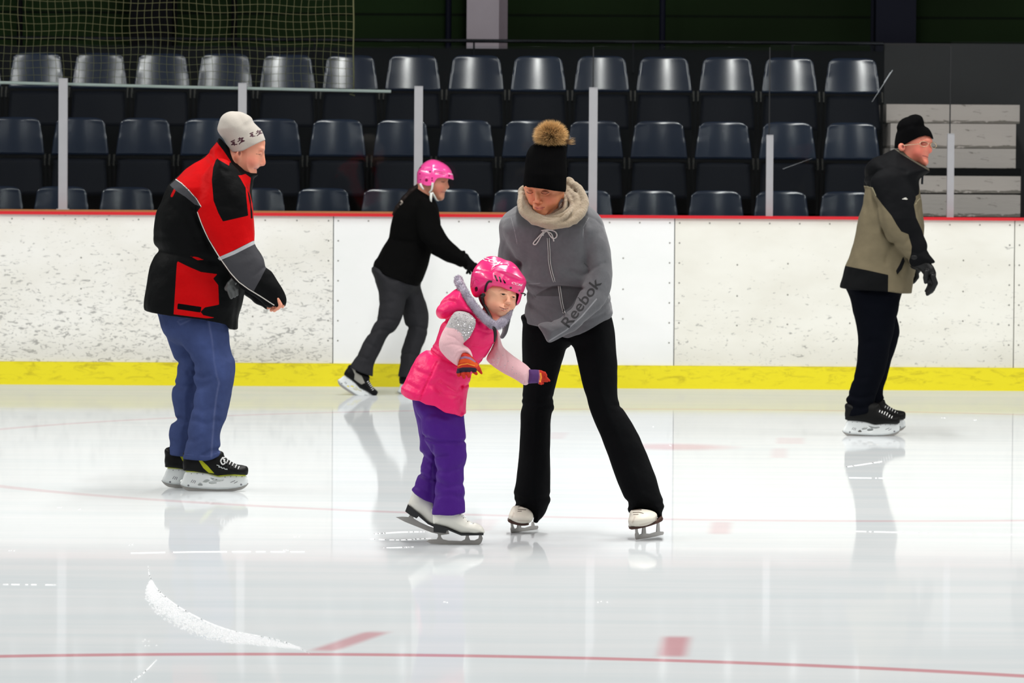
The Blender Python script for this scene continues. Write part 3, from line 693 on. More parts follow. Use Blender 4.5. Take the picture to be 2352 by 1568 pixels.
def eye(fig, root, c, r, look=(0, 0), iris=(60, 40, 28)):
    """eyeball with iris, c=(px,py,v), r px, look=(dx,dz) unit-ish"""
    C = fig.P(*c); R = r / fig.s; d = np.array([look[0], -1, look[1]]); d /= np.linalg.norm(d)
    V = []; Fc = []; n = 16; m = 10; a = np.cross(d, (0, 0, 1)); a /= np.linalg.norm(a); b = np.cross(d, a); fm = []
    for i in range(m + 1):
        th = math.pi * i / m
        for j in range(n): ph = 2 * math.pi * j / n; V.append(C + R * (math.cos(th) * d + math.sin(th) * (math.cos(ph) * a + math.sin(ph) * b)))
    for i in range(m):
        for j in range(n): Fc.append((i * n + j, i * n + (j + 1) % n, (i + 1) * n + (j + 1) % n, (i + 1) * n + j)); fm.append(1 if i < 4 else 0)
    return mesh('eye', V, Fc, None, root, True, mats=[EYEW, M('iris', iris, .15)], fm=fm)
def strands(name, parent, roots, mat, cmat=None):
    """roots: (base, tip, width). tapered curved hairs in one mesh, attribute t = 0 root .. 1 tip"""
    V = []; Fc = []; tt = []
    for b, tp, w in roots:
        b = np.array(b); tp = np.array(tp); d = tp - b; s_ = np.cross(d, np.random.randn(3)); s_ /= np.linalg.norm(s_) + 1e-9
        bend = np.random.randn(3) * np.linalg.norm(d) * .08; mid = (b + tp) / 2 + bend; n = len(V)
        V += [b - s_ * w, b + s_ * w, mid - s_ * w * .8, mid + s_ * w * .8, tp]; tt += [0, 0, .5, .5, 1]
        Fc += [(n, n + 1, n + 3, n + 2), (n + 2, n + 3, n + 4)]
    o = mesh(name, V, Fc, mat, parent); at = o.data.attributes.new('t', 'FLOAT', 'POINT'); at.data.foreach_set('value', np.array(tt, np.float32)); return o
# ================================================================ older man in the red and black jacket (left)
fa = Fig(470, 1124); rA = person(fa, 'person gliding at left in cream knitted hat, red and black jacket and blue jeans')
SKA = SKIN_M('skin_fair', (222, 150, 122), [('blush', (222, 118, 100), .02, .45), ('lip', (176, 96, 88), .003), ('lash', (104, 66, 54), .001), ('ear', (120, 62, 48), .003)])
head = [U(fa.poly([(545, 285), (582, 296), (601, 312), (608.5, 323), (608.5, 336), (605.5, 348), (604, 362), (600, 374), (596.5, 381), (592.5, 387), (589, 388), (590, 392), (589, 400), (583, 409), (570, 408), (552, 394), (538, 372), (533, 345), (530, 310)], .077, .085)),
        U(fa.poly([(604, 343), (607, 356), (610, 370), (609.5, 377), (605, 381), (598, 380), (595, 372), (597, 355)], .015, .02), .012),
        U(fa.ell((599, 377, -.011), (4.6, 4.5, 3.8)), .004), U(fa.ell((599, 377, .011), (4.6, 4.5, 3.8)), .004),
        U(fa.ell((599, 341, -.03), (9, 10, 4.5), 10), .012), U(fa.ell((599, 341, .03), (9, 10, 4.5), 10), .012),
        S(fa.ell((601, 352, -.036), (8, 9, 5.5)), .008), S(fa.ell((601, 352, .036), (8, 9, 5.5)), .008),
        U(fa.ell((596.5, 352, -.034), (6.5, 6.5, 5)), .003), U(fa.ell((596.5, 352, .034), (6.5, 6.5, 5)), .003),
        U(fa.ell((580, 372, -.043), (13, 13, 12)), .02), U(fa.ell((580, 372, .043), (13, 13, 12)), .02),
        U(fa.ell((549, 353, -.08), (5.5, 3.5, 10), 15), .004), S(fa.ell((551, 353, -.089), (2.6, 3, 5), 15), .003), U(fa.ell((547, 352, .083), (7, 4, 12), 15), .004),
        S(fa.cap((583, 389, -.035), (597, 388.5, -.012), 1.1, 1.3), .002), S(fa.cap((598.5, 381, -.011), (602, 381, -.01), 1.4), .002), U(fa.cap((525, 395, 0), (545, 370, 0), 36, 34), .03)]
cb = core(fa, [([(510, 430, 0), (470, 560, 0), (445, 670, 0)], [38, 44, 40], 1.5), ([(455, 745, -.09), (488, 850, -.1), (468, 1035, -.1)], [36, 28, 22], 1), ([(430, 745, .1), (440, 850, .1), (412, 1035, .1)], [36, 28, 22], 1),
              ([(515, 440, -.16), (535, 560, -.22), (612, 665, -.25)], [20, 18, 14], 1), ([(500, 430, .2), (520, 570, .22), (570, 660, .2)], [22, 19, 15], 1)])
hand = [U(fa.ell((629, 684, -.25), (17, 15, 18), 30), .006)] + fingers(fa, [([(637, 686, -.285), (645, 701, -.285), (637, 709, -.275)], [5, 4.6, 4]), ([(631, 688, -.26), (638, 706, -.26), (630, 713, -.255)], [5, 4.7, 4]),
        ([(624, 690, -.235), (631, 708, -.235), (623, 712, -.235)], [5, 4.6, 4]), ([(618, 690, -.215), (623, 704, -.215), (616, 707, -.215)], [4.5, 4, 3.6]), ([(642, 678, -.27), (650, 693, -.262), (649, 704, -.262)], [5, 4.4, 3.8])])
CREAM = M('cream_knit', (180, 173, 164), .95, var=.05, vscale=120, sheen=.2, bump=.4, bscale=220, bdist=.002, layers=[('fl', (62, 20, 38), .0004)])
def flake(dx, dy, k):
    c = (548, 324); q = lambda L: [(c[0] + dx + (x - c[0]) * k, c[1] + dy + (y - c[1]) * k) for x, y in L]
    return [pl(fa, q(L), 2.3 * k) for L in ([(541.5, 321.5), (532.5, 325.5), (541, 327.5), (533.5, 332.5), (547, 331.5)], [(537, 328.5), (540, 325.5)], [(541, 334), (541, 329)], [(550, 319.5), (561.5, 316.5), (556.5, 322), (564.5, 323.5), (556, 327), (552, 331)], [(553, 316), (554, 322), (549, 325)], [(560, 322), (556, 326)])]
sculpt(fa, 'knitted_hat', rA, [U(fa.poly([(537, 254), (520, 258.5), (508, 269), (502, 284), (499.5, 297), (504, 308), (516, 324), (525, 345), (540, 375), (575, 375), (600, 355), (612, 335), (609, 318), (601, 300), (592, 292), (583, 281), (578, 270), (566, 262), (552, 256)], .1, .09)),
    fa.groove([(540, 256), (555, 275), (565, 290)], 7, 1.6), fa.groove([(590, 294), (560, 297), (530, 292)], 10, -1.2), ('n', 22, .0015), hem(fa, [(495, 318), (516, 325), (527, 339), (536, 349), (546, 349.5), (560, 346), (580, 335.5), (609, 321.5), (630, 316)])], CREAM, .0034, {'fl': union(*(flake(0, 0, 1) + flake(41, -18, .85)))})
JK = M('nylon_jacket_black', (11, 12, 13), .62, spec=.06, bump=.6, bscale=16, bdist=.012, layers=[('red', (190, 6, 11), 0), ('red2', (186, 6, 11), 0), ('blk', (9, 10, 11), 0), ('gry', (66, 66, 70), 0), ('stripe', (168, 170, 174), 0), ('pipe', (214, 208, 200), 0), ('blk2', (5, 5, 6), 0)])
arm = [(495, 366), (478, 392), (462, 430), (452, 470), (455, 500), (466, 530), (484, 562), (508, 606), (540, 646), (572, 674), (600, 690), (612, 700), (628, 707), (638, 714), (648, 711), (654, 700), (655, 688), (650, 668), (641, 648), (626, 624), (611, 612), (606, 590), (590, 562), (583, 540), (580, 500), (576, 460), (566, 425), (545, 390), (520, 368)]
jops = [U(fa.poly([(492, 335), (470, 360), (440, 376), (402, 409), (386, 426), (372, 460), (360, 490), (354, 535), (356, 560), (363, 576), (350, 600), (341, 625), (334, 668), (330, 702), (334, 760), (380, 790), (440, 800), (500, 800), (535, 800), (545, 780), (548, 735), (556, 700), (562, 670), (566, 640), (575, 600), (584, 560), (584, 510), (578, 450), (582, 415), (560, 385), (520, 345)],
        [(320, .1), (370, .17), (430, .225), (560, .19), (720, .215)], .13)),
        U(fa.poly([(482, 352), (497, 322), (505, 315), (520, 330), (538, 352), (558, 377), (584, 393), (594, 402), (585, 410), (574, 430), (545, 425), (505, 385)], .088, .045), .012),
        U(fa.poly(arm, [(366, .07), (480, .078), (600, .07), (700, .05)], .075, [(366, -.17), (450, -.21), (600, -.25), (710, -.25)]), .02),
        U(fa.poly([(x - 25, y - 6) for x, y in arm], [(366, .07), (480, .078), (600, .07), (700, .05)], .075, [(366, .17), (450, .21), (600, .22), (710, .2)]), .02),
        S(fa.cap((570, 340, 0), (555, 385, 0), 40, 30), .004), S(fa.cap((634, 700, -.25), (648, 724, -.25), 14, 18, 1), .003),
        fa.groove([(486, 560), (470, 520), (452, 480)], 6, 3), fa.groove([(356, 572), (400, 582), (450, 590), (510, 600)], 9, 4), fa.groove([(360, 540), (420, 548), (470, 540)], 8, 1.8),
        fa.groove([(590, 600), (560, 625), (530, 620)], 6, 1.8), fa.groove([(612, 612), (590, 630)], 4, 2.5), fa.groove([(440, 620), (470, 640), (495, 640)], 6, 1.5), fa.groove([(400, 470), (440, 500), (456, 540)], 9, 2),
        fa.groove([(484, 352), (510, 385), (528, 395)], 5, 2), fa.groove([(520, 470), (560, 480), (580, 470)], 9, 1.2), fa.groove([(538, 755), (545, 700), (552, 650)], 4, 2.5), ('n', 9, .006), ('n', 21, .003), hem(fa, [(315, 702), (329, 703), (334, 712), (350, 715), (400, 722), (470, 730), (508, 738), (524, 743), (531, 754), (541, 756), (575, 756)])]
vf = -.24
jk = sculpt(fa, 'winter_jacket', rA, jops, JK, .0052, {
    'red': pp(fa, [(398, 412), (420, 388), (443, 372), (470, 352), (498, 318), (530, 340), (600, 400), (600, 552), (583, 552), (507, 590), (480, 545), (453, 486), (463, 474), (452, 455), (430, 436)], vf),
    'red2': union(pp(fa, [(405, 600), (430, 612), (460, 625), (498, 630), (488, 640), (500, 655), (502, 700), (470, 706), (460, 716), (466, 724), (498, 731), (470, 731), (398, 722), (402, 650)], vf), pp(fa, [(434, 588), (452, 591), (467, 597), (452, 598)], vf), pl(fa, [(407, 420), (392, 450)], 6, vf)),
    'blk': union(pp(fa, [(495, 363), (532, 384), (552, 410), (564, 431), (571, 495), (514, 508), (503, 488), (492, 460), (487, 413), (489, 385)], vf), pp(fa, [(490, 305), (498, 324), (515, 345), (533, 371), (533, 385), (548, 402), (558, 402), (566, 399), (578, 408), (575, 440), (581, 470), (583, 500), (606, 500), (600, 392), (512, 312)], 0)),
    'gry': union(pp(fa, [(384, 425), (400, 411), (432, 434), (464, 474), (447, 470), (425, 452), (405, 440)], vf), pp(fa, [(511, 598), (584, 560), (600, 585), (606, 590), (613, 613), (600, 640), (584, 668), (560, 652), (538, 632)], vf)),
    'stripe': pl(fa, [(505, 594), (540, 579), (583, 557)], 8, vf),
    'pipe': union(pl(fa, [(398, 412), (415, 421), (432, 436), (450, 456), (463, 474)], 2.2, vf), pl(fa, [(453, 487), (464, 515), (480, 550), (508, 594), (530, 625), (550, 647), (572, 663), (600, 680), (631, 700)], 2.4, vf)),
    'blk2': pp(fa, [(407, 697), (462, 705), (460, 718), (406, 710)], vf)})
GLV = M('grey_glove_leather', (74, 76, 76), .45)
sculpt(fa, 'glove', rA, chain(fa, [(540, 640, -.21), (530, 655, -.215), (522, 662, -.21)], [8, 10, 7], .004) + fingers(fa, [([(528, 655, -.225), (536, 668, -.225), (538, 680, -.22)], [5, 5, 4]), ([(532, 652, -.22), (542, 664, -.22), (544, 676, -.215)], [5, 5, 4]), ([(524, 660, -.22), (528, 674, -.22), (531, 683, -.22)], [5, 4.5, 4])]), GLV, .003)
DEN = M('denim', (56, 68, 108), .85, spec=.1, var=.16, vscale=38, bump=.5, bscale=22, bdist=.01, layers=[('seam', (104, 112, 150), .006, .55), ('fade', (74, 90, 142), .05, .5), ('hem', (84, 94, 140), .001, .7)])
nl = [(380, 700), (386, 723), (405, 767), (431, 814), (448, 836), (443, 855), (448, 888), (442, 929), (434, 964), (428, 1017), (423, 1049), (421, 1080), (450, 1090), (490, 1085), (509, 1060), (509, 1025), (507, 1000), (519, 958), (528, 914), (538, 873), (539, 832), (530, 811), (525, 776), (523, 745), (526, 700)]
fl = [(356, 700), (362, 720), (381, 773), (398, 817), (408, 832), (409, 862), (401, 882), (397, 917), (402, 957), (394, 969), (388, 999), (389, 1018), (384, 1046), (383, 1070), (400, 1080), (435, 1070), (450, 1000), (462, 900), (480, 830), (490, 760), (480, 700)]
gr = [([(440, 850), (470, 862), (485, 858)], 7, 4), ([(448, 890), (480, 880), (500, 870)], 8, 2.5), ([(505, 960), (480, 968), (450, 960)], 7, 3), ([(445, 930), (470, 940), (500, 932)], 8, 2), ([(508, 1028), (490, 1030), (472, 1040)], 5, 3.5),
      ([(430, 815), (460, 800), (500, 798)], 9, 2), ([(395, 970), (410, 962), (425, 970)], 5, 3), ([(400, 885), (420, 890), (440, 880)], 6, 3), ([(428, 1000), (450, 1010), (470, 1000)], 7, 2), ([(408, 835), (430, 850), (440, 870)], 6, 2.5)]
sculpt(fa, 'jeans', rA, [U(fa.poly([(358, 690), (362, 722), (385, 775), (440, 800), (515, 790), (526, 750), (528, 690)], .165, .1), .03), U(fa.poly(nl, [(700, .1), (850, .092), (1050, .082)], .1, [(700, -.085), (1050, -.1)]), .02),
    U(fa.poly(fl, [(700, .1), (850, .092), (1050, .082)], .1, [(700, .085), (1050, .1)]), .02)] + [fa.groove(a, w, d * 1.6) for a, w, d in gr] + [('n', 11, .005), ('n', 25, .0026), hem(fa, [(375, 1046), (421, 1050), (424, 1050), (478, 1053), (492, 1050), (508, 1043), (530, 1043)])], DEN, .005,
    {'seam': union(pl(fa, [(479, 730), (488, 780), (493, 830), (499, 862), (504, 878), (497, 915), (492, 960), (488, 1010), (486, 1048)], 2.4, -.15), pl(fa, [(409, 738), (415, 745), (438, 734)], 1.4, -.15), pl(fa, [(412, 734), (440, 729)], 1.2, -.15)),
     'fade': union(pl(fa, [(470, 790), (510, 850)], 30, -.15), pl(fa, [(465, 900), (465, 990)], 14, -.15)), 'hem': union(pl(fa, [(424, 1043), (478, 1047), (508, 1038)], 1.2, -.15), pl(fa, [(384, 1041), (424, 1043)], 1.2, .1))})
BTA = M('skate_boot_black_yellow', (11, 12, 12), .5, spec=.15, layers=[('yl', (176, 180, 30), .001), ('sole', (214, 222, 40), 0), ('wt', (196, 200, 198), 0)])
pA = [('yl', 'p', [(455, 1051), (463, 1054), (478, 1068), (493, 1086), (480, 1085), (468, 1073)], 0), ('sole', 'l', [(423, 1081.5), (445, 1083), (478, 1087.5), (500, 1093), (515, 1091.5), (540, 1090), (567, 1091.5)], 2.2),
      ('wt', 'l', [(499, 1066), (505, 1068), (504, 1071), (510, 1071), (511, 1074), (516, 1073), (518, 1076), (523, 1075.5), (523, 1077)], 1.8)]
hockey(fa, rA, (422, 1080), 1.0, 0, -.1, BTA, pA); hockey(fa, rA, (380, 1072), 1.0, 0, .1, BTA, pA)
sculpt(fa, 'body', rA, [(head, .0026), (hand, .003), (cb + [('inside', GARM[id(fa)], .012)], .014)], SKA, paints={
    'blush': union(prim(fa.ell((580, 370, -.07), (16, 20, 12))), prim(fa.ell((606, 372, 0), (8, 9, 8)))), 'lip': pl(fa, [(586, 387), (596, 386)], 3), 'lash': pl(fa, [(590, 353.5), (599, 355)], 1.3), 'ear': prim(fa.ell((550, 352, -.09), (3.5, 6, 6)))})
# ================================================================ far skater in a pink helmet, black top, dark grey trousers
fb = Fig(920, 906.5); rB = person(fb, 'person skating by the boards in pink helmet, black fleece and dark grey trousers')
SKB = SKIN_M('skin_tan', (196, 132, 106), [('lip', (150, 74, 70), .003), ('lash', (58, 38, 32), .0015), ('blush', (196, 108, 88), .02, .7)])
head = [U(fb.poly([(975, 385), (1015, 384), (1027, 400), (1028.5, 412), (1027, 419), (1027, 430), (1026, 434), (1024, 439), (1022, 442), (1021, 447), (1018, 455), (1014, 459), (1005, 459), (996, 452), (984, 445), (972, 438), (965, 410)], .074, .085)),
        U(fb.poly([(1025, 415), (1029, 422), (1032, 429), (1030, 432), (1026, 434), (1021, 431), (1021, 422)], .013, .018), .01),
        U(fb.ell((1024, 412, -.03), (6, 7, 3)), .01), S(fb.ell((1023, 417, -.04), (6.5, 6, 3.6)), .008), U(fb.ell((1020, 417, -.034), (5, 5, 3.6)), .003),
        S(fb.cap((1014, 440, -.036), (1023, 441, -.01), .9, .9), .002), U(fb.ell((1008, 433, -.04), (9, 9, 9)), .02), U(fb.ell((1012, 453, -.01), (7, 12, 6)), .015),
        U(fb.cap((965, 470, 0), (975, 430, 0), 22, 20), .03)]
cb = core(fb, [([(950, 480, 0), (925, 560, 0), (905, 640, 0)], [20, 22, 24], 1.4), ([(898, 660, -.07), (890, 725, -.07), (838, 835, -.07)], [20, 15, 10], 1), ([(930, 650, .08), (958, 740, .08), (930, 855, .08)], [24, 18, 13], 1),
              ([(975, 490, -.14), (1000, 550, -.19), (1070, 600, -.2)], [11, 11, 9], 1), ([(950, 480, .18), (990, 560, .2), (1060, 600, .2)], [16, 13, 10], 1)])
PINK = M('pink_shell', (244, 78, 158), .22, spec=.5, coat=.6, layers=[('dk', (120, 14, 60), .0006), ('wh', (250, 190, 220), 0), ('bk', (14, 10, 14), 0)])
hel = [(960, 440), (957.5, 400), (962, 387), (972, 375), (984, 368), (996, 366), (1012, 371), (1027, 380), (1036, 391), (1041, 403), (1042, 425), (1030, 450), (1000, 462), (975, 455)]
hb = sculpt(fb, 'helmet', rB, [U(fb.poly(hel, .102, .1, 0, 4)), ('c2', fb.p2([(958.7, 421), (972, 424), (982, 427), (990, 426), (997, 422), (1001, 414), (1005, 409.5), (1015, 408), (1032, 410), (1042, 413), (1070, 413), (1070, 540), (930, 540), (930, 421)])), S(fb.poly([(976, 400), (1010, 398), (1020, 425), (1010, 450), (975, 440)], .08, .03)),
    fb.groove([(958, 392), (985, 386), (1010, 387), (1041, 398)], 2.2, 1.1), fb.groove([(1000, 393.5), (1024, 396.5)], 1.2, 1.4), fb.groove([(1000, 397), (1022, 400)], 1.2, 1.4), fb.groove([(972, 423), (971, 412), (976, 406), (985, 405)], 1.2, .9)], PINK, .0032,
    {'dk': union(pl(fb, [(998, 393), (1024, 396)], 1.3), pl(fb, [(999, 397), (1023, 399.5)], 1.3), *[pl(fb, [p, (p[0] + .3, p[1])], w) for p, w in (((988, 394), 4.5), ((993, 409), 3.5), ((993, 414), 3.5), ((964.5, 399), 3), ((966, 412.5), 3), ((980, 413.5), 7), ((1032, 403.5), 4))], pl(fb, [(962, 387), (967, 384)], 2.2)),
     'wh': union(pl(fb, [(968, 392), (984, 395)], 2.6), pl(fb, [(1031, 398), (1040, 400.5)], 3))})
WSTRAP = M('white_strap', (226, 228, 222), .7)
tubes(fb, 'chin_strap', hb, [([(993.5, 419, -.1), (993, 428, -.098), (991, 436, -.09), (985.5, 442.5, -.075)], [2.8, 2.4, 2.2, 1.6]), ([(990.5, 443, -.1), (989.5, 455, -.11), (990.5, 468, -.112)], [3, 3, 1]), ([(993, 442, -.09), (998, 451, -.07), (1003, 459, -.03), (1008, 460, 0)], [1.8, 2.4, 2, 1.5]), ([(965, 421, -.095), (968, 428, -.095), (973, 435, -.09)], [2.8, 2.6, 1.5])], WSTRAP)
HAIRB = M('dark_brown_hair', (24, 15, 12), .6, spec=.15, bump=.6, bscale=90, bstretch=(1, 1, .15), bdist=.004)
hr = sculpt(fb, 'ponytail', rB, chain(fb, [(962, 428, -.02), (945, 440, -.03), (928, 458, -.04), (914, 476, -.05), (903, 492, -.05)], [7, 8, 7, 6, 2.5], .004) + [('n', 60, .003)], HAIRB, .003)
tubes(fb, 'hair_tie', hr, [([(921, 461, -.08), (924, 465, -.085), (920, 470, -.07)], 2)], M('hair_tie', (150, 140, 130), .6))
FLE = M('black_fleece', (9, 9, 9), .95, spec=.05, bump=.35, bscale=18, bdist=.01)
torso = [(957, 428), (967, 430), (978, 437), (988, 447), (1000, 462), (1006, 476), (1010, 495), (1012, 520), (1003, 560), (992, 580), (985, 605), (978, 625), (970, 645), (963, 657), (958, 700), (920, 705), (880, 690), (856, 660), (858, 608), (868, 590), (880, 566), (892, 545), (896, 520), (904, 490), (918, 468), (935, 447)]
armb = [(968, 452), (990, 462), (1003, 480), (1010, 510), (1022, 533), (1034, 551), (1050, 566), (1060, 575), (1068, 575), (1071, 584), (1076, 590), (1079, 600), (1074, 614), (1065, 614), (1055, 610), (1040, 605), (1022, 596), (1008, 588), (994, 577), (978, 560), (962, 540), (955, 500), (958, 470)]
tb = [U(fb.poly(torso, [(430, .075), (470, .18), (560, .15), (650, .19)], .11)), U(fb.poly(armb, [(452, .06), (560, .06), (612, .045)], .06, [(452, -.15), (560, -.2), (620, -.2)]), .02),
      U(fb.poly([(x - 12, y - 2) for x, y in armb], [(452, .06), (560, .06), (612, .045)], .06, [(452, .15), (560, .2), (620, .2)]), .02), S(fb.cap((980, 425, 0), (975, 445, 0), 20, 17), .003),
      fb.groove([(900, 548), (930, 553), (960, 556)], 5, 2.2), fb.groove([(965, 560), (985, 575)], 4, 2), fb.groove([(1020, 545), (1010, 570)], 4, 1.5), fb.groove([(940, 600), (935, 640)], 6, 1.5), fb.groove([(1040, 570), (1034, 592)], 3, 1.3), ('n', 12, .004), hem(fb, [(840, 616), (858, 621), (880, 628), (905, 638), (930, 648), (950, 655), (963, 657), (985, 658)])]
sculpt(fb, 'fleece_top', rB, tb, FLE, .006)
BGL = M('black_glove_knit', (9, 9, 10), .9, spec=.1, bump=.3, bscale=200)
sculpt(fb, 'glove', rB, chain(fb, [(1066, 594, -.2), (1074, 601, -.2), (1086, 612, -.2)], [13.5, 10, 10], .004) + fingers(fb, [([(1077, 612, -.22), (1076, 621, -.225), (1072.5, 627, -.23)], [4, 3.4, 2.8]), ([(1088, 612, -.22), (1098, 622, -.22), (1102, 632, -.22)], [4.2, 3.8, 3]), ([(1092, 610, -.205), (1103, 619, -.205), (1107, 630, -.205)], [4.2, 3.8, 3]),
    ([(1092, 607, -.19), (1104, 616, -.19), (1109, 626, -.19)], [4.2, 3.8, 3]), ([(1084, 618, -.21), (1088, 628, -.21), (1086, 636, -.21)], [4, 3.5, 2.8])]), BGL, .003)
sculpt(fb, 'glove', rB, chain(fb, [(1052, 592, .2), (1062, 599, .2), (1074, 610, .2)], [12, 9, 10], .004) + fingers(fb, [([(1076, 610, .19), (1088, 618, .19), (1092, 626, .19)], [4, 3.6, 3]), ([(1078, 607, .2), (1090, 614, .2), (1096, 622, .2)], [4, 3.6, 3]), ([(1078, 604, .21), (1090, 610, .21), (1097, 617, .21)], [4, 3.6, 3]), ([(1072, 612, .22), (1078, 622, .22), (1080, 628, .22)], [4, 3.4, 3]), ([(1070, 602, .18), (1078, 600, .18), (1084, 603, .18)], [4, 3.4, 3])]), BGL, .0035)
GRY = M('dark_grey_cloth', (44, 44, 47), .85, spec=.1, bump=.5, bscale=20, bdist=.01, var=.12, vscale=25, layers=[('pk', (34, 34, 36), .001)])
nlb = [(880, 615), (858, 618), (862, 635), (867, 660), (870, 690), (869, 715), (862, 738), (848, 764), (825, 806), (803, 842), (800, 870), (830, 885), (854, 880), (857, 845), (866, 820), (880, 792), (893, 768), (905, 760), (922, 731), (932, 690), (938, 655), (935, 630)]
flb = [(925, 640), (922, 690), (930, 740), (937, 753), (928, 784), (919, 812), (921, 830), (915, 860), (914, 885), (945, 890), (957, 850), (966, 812), (973, 788), (980, 765), (985, 732), (981, 705), (973, 680), (965, 655), (960, 635)]
sculpt(fb, 'trousers', rB, [U(fb.poly(nlb, [(620, .12), (700, .095), (850, .075)], .09, [(620, -.05), (700, -.08), (860, -.08)]), .02), U(fb.poly(flb, [(640, .12), (720, .09), (860, .07)], .09, [(640, .05), (720, .08), (860, .08)]), .02), U(fb.poly([(862, 610), (862, 640), (880, 670), (935, 680), (962, 655), (965, 620)], .16, .08), .03),
    fb.groove([(865, 735), (890, 730), (915, 735)], 4, 2), fb.groove([(850, 765), (875, 755), (900, 758)], 4, 2), fb.groove([(825, 815), (845, 822)], 4, 1.6), fb.groove([(870, 700), (900, 690)], 6, 1.2), fb.groove([(935, 755), (955, 748), (978, 757)], 4, 2), fb.groove([(920, 815), (940, 812), (962, 818)], 4, 1.8),
    fb.groove([(845, 785), (862, 795)], 4, 1.5), ('n', 14, .0045), ('n', 30, .002), hem(fb, [(790, 836), (805, 841), (830, 853), (854, 862), (880, 868)], 100), hem(fb, [(900, 865), (940, 867), (980, 866)], 100)], GRY, .0055, {'pk': pl(fb, [(863, 648), (865, 655), (862, 660)], 3, -.1)})
BTB = M('skate_boot_black_silver', (9, 9, 10), .5, spec=.15, layers=[('gr', (150, 148, 140), .001)])
pB = [('gr', 'p', [(432, 1040), (444, 1036), (458, 1050), (484, 1050), (508, 1066), (500, 1078), (482, 1078), (466, 1076), (458, 1058)], 0)]
hockey(fb, rB, (790, 859), .60, 31, -.09, BTB, pB, bow=False); hockey(fb, rB, (918, 880), .6, 0, .1, BTB, pB)
sculpt(fb, 'body', rB, [(head, .003), (cb + [('inside', GARM[id(fb)], .012)], .016)], SKB, paints={'lip': pl(fb, [(1014, 440.5), (1023, 441.5)], 2.6), 'lash': pl(fb, [(1014, 417), (1021, 418)], 1.6), 'blush': prim(fb.ell((1010, 434, -.06), (12, 12, 9)))})
# ================================================================ man at right: black hat, glasses, olive and black jacket
fc = Fig(2005, 999); rC = person(fc, 'person standing on skates at right in black hat, glasses, olive and black jacket')
SKC = SKIN_M('skin_ruddy', (214, 126, 104), [('blush', (204, 92, 78), .02, .55), ('lip', (150, 64, 58), .002), ('brow', (170, 100, 78), .002, .7), ('ear', (130, 50, 40), .002)])
hc = [U(fc.poly([(2078, 300), (2118, 296), (2132, 306), (2139.5, 318), (2141.5, 324), (2139, 332), (2138, 342), (2136, 350), (2133, 355), (2132.5, 359), (2131, 364), (2131.5, 371), (2129, 378), (2123, 381), (2112, 377), (2100, 366), (2085, 356), (2070, 347), (2064, 330)], .077, .08)),
      U(fc.poly([(2134, 327), (2138, 335), (2141, 344), (2139.5, 350), (2133, 352.5), (2126, 350), (2127, 338)], [(325, .014), (350, .02)], .02, -.02), .008),
      U(fc.ell((2126, 322, -.045), (9, 8, 3.4)), .01), S(fc.ell((2122, 330, -.062), (8, 7, 5)), .008), U(fc.ell((2121, 330, -.05), (6, 6, 4.6)), .003),
      S(fc.cap((2117, 357, -.052), (2131, 361, -.012), 1.2, 1.2), .002), U(fc.ell((2108, 348, -.05), (12, 11, 12)), .02), U(fc.ell((2124, 373, -.015), (7, 14, 6)), .015),
      U(fc.ell((2071, 338, -.078), (8, 4, 9.5), -20), .004), S(fc.ell((2074, 337, -.09), (4, 4, 5)), .003), U(fc.ell((2071, 338, .078), (8, 4, 9.5), -20), .004), U(fc.cap((2070, 395, 0), (2088, 355, 0), 20, 22), .03)]
cb = core(fc, [([(2050, 415, 0), (2030, 520, 0), (2015, 640, 0)], [28, 34, 32], 1.4), ([(2005, 670, -.08), (2008, 800, -.08), (1978, 930, -.08)], [24, 20, 16], 1), ([(2020, 660, .09), (2035, 800, .09), (2010, 920, .09)], [30, 24, 18], 1),
              ([(2055, 425, -.15), (2078, 530, -.21), (2113, 598, -.24)], [16, 15, 11], 1), ([(2050, 420, .2), (2070, 530, .22), (2090, 600, .2)], [22, 18, 13], 1)])
HATC = M('black_knit', (6, 6, 7), .95, spec=.05, rib=('X', 60, .3, 1))
sculpt(fc, 'knitted_hat', rC, [U(fc.poly([(2054, 341), (2055, 326), (2059, 303), (2059, 293), (2066, 278), (2082, 268), (2100, 262.5), (2110, 264), (2118, 269), (2122, 280), (2125, 288), (2134, 296), (2140.5, 307), (2145, 325), (2140, 345), (2110, 355), (2080, 362), (2055, 360)], .09, .09)), fc.groove([(2058, 300), (2090, 290), (2125, 288)], 5, 1.8), fc.groove([(2085, 268), (2092, 285)], 4, 1.2), ('n', 30, .0015), hem(fc, [(2040, 342), (2054, 341), (2062, 341), (2072, 334), (2088, 325), (2108, 315), (2123, 311.5), (2136, 314), (2144, 321), (2160, 325)])], HATC, .0045)
GLF = M('glasses_frame', (214, 190, 160), .25, .7); LENS = None
t = NT('glasses_lens'); t.t.nodes.remove(t.b); tr = t.n('ShaderNodeBsdfTransparent'); gg = t.n('ShaderNodeBsdfGlossy'); gg.inputs['Roughness'].default_value = .03; mm = t.n('ShaderNodeMixShader'); mm.inputs[0].default_value = .22
t.l(tr.outputs[0], mm.inputs[1]); t.l(gg.outputs[0], mm.inputs[2]); t.l(mm.outputs[0], t.t.nodes['Material Output'].inputs[0]); LENS = t.m
def rim(c, rx, rz, dy, tilt=0): return [(c[0] + rx * math.cos(q) , c[1] + rz * math.sin(q) + tilt * math.cos(q), c[2] + dy * math.cos(q)) for q in [2 * math.pi * i / 16 for i in range(17)]]
g1_ = rim((2122, 330.5, -.072), 9.5, 6, .02, .5); g2_ = rim((2144, 333.5, .0), 6.5, 6.5, .045, 1)
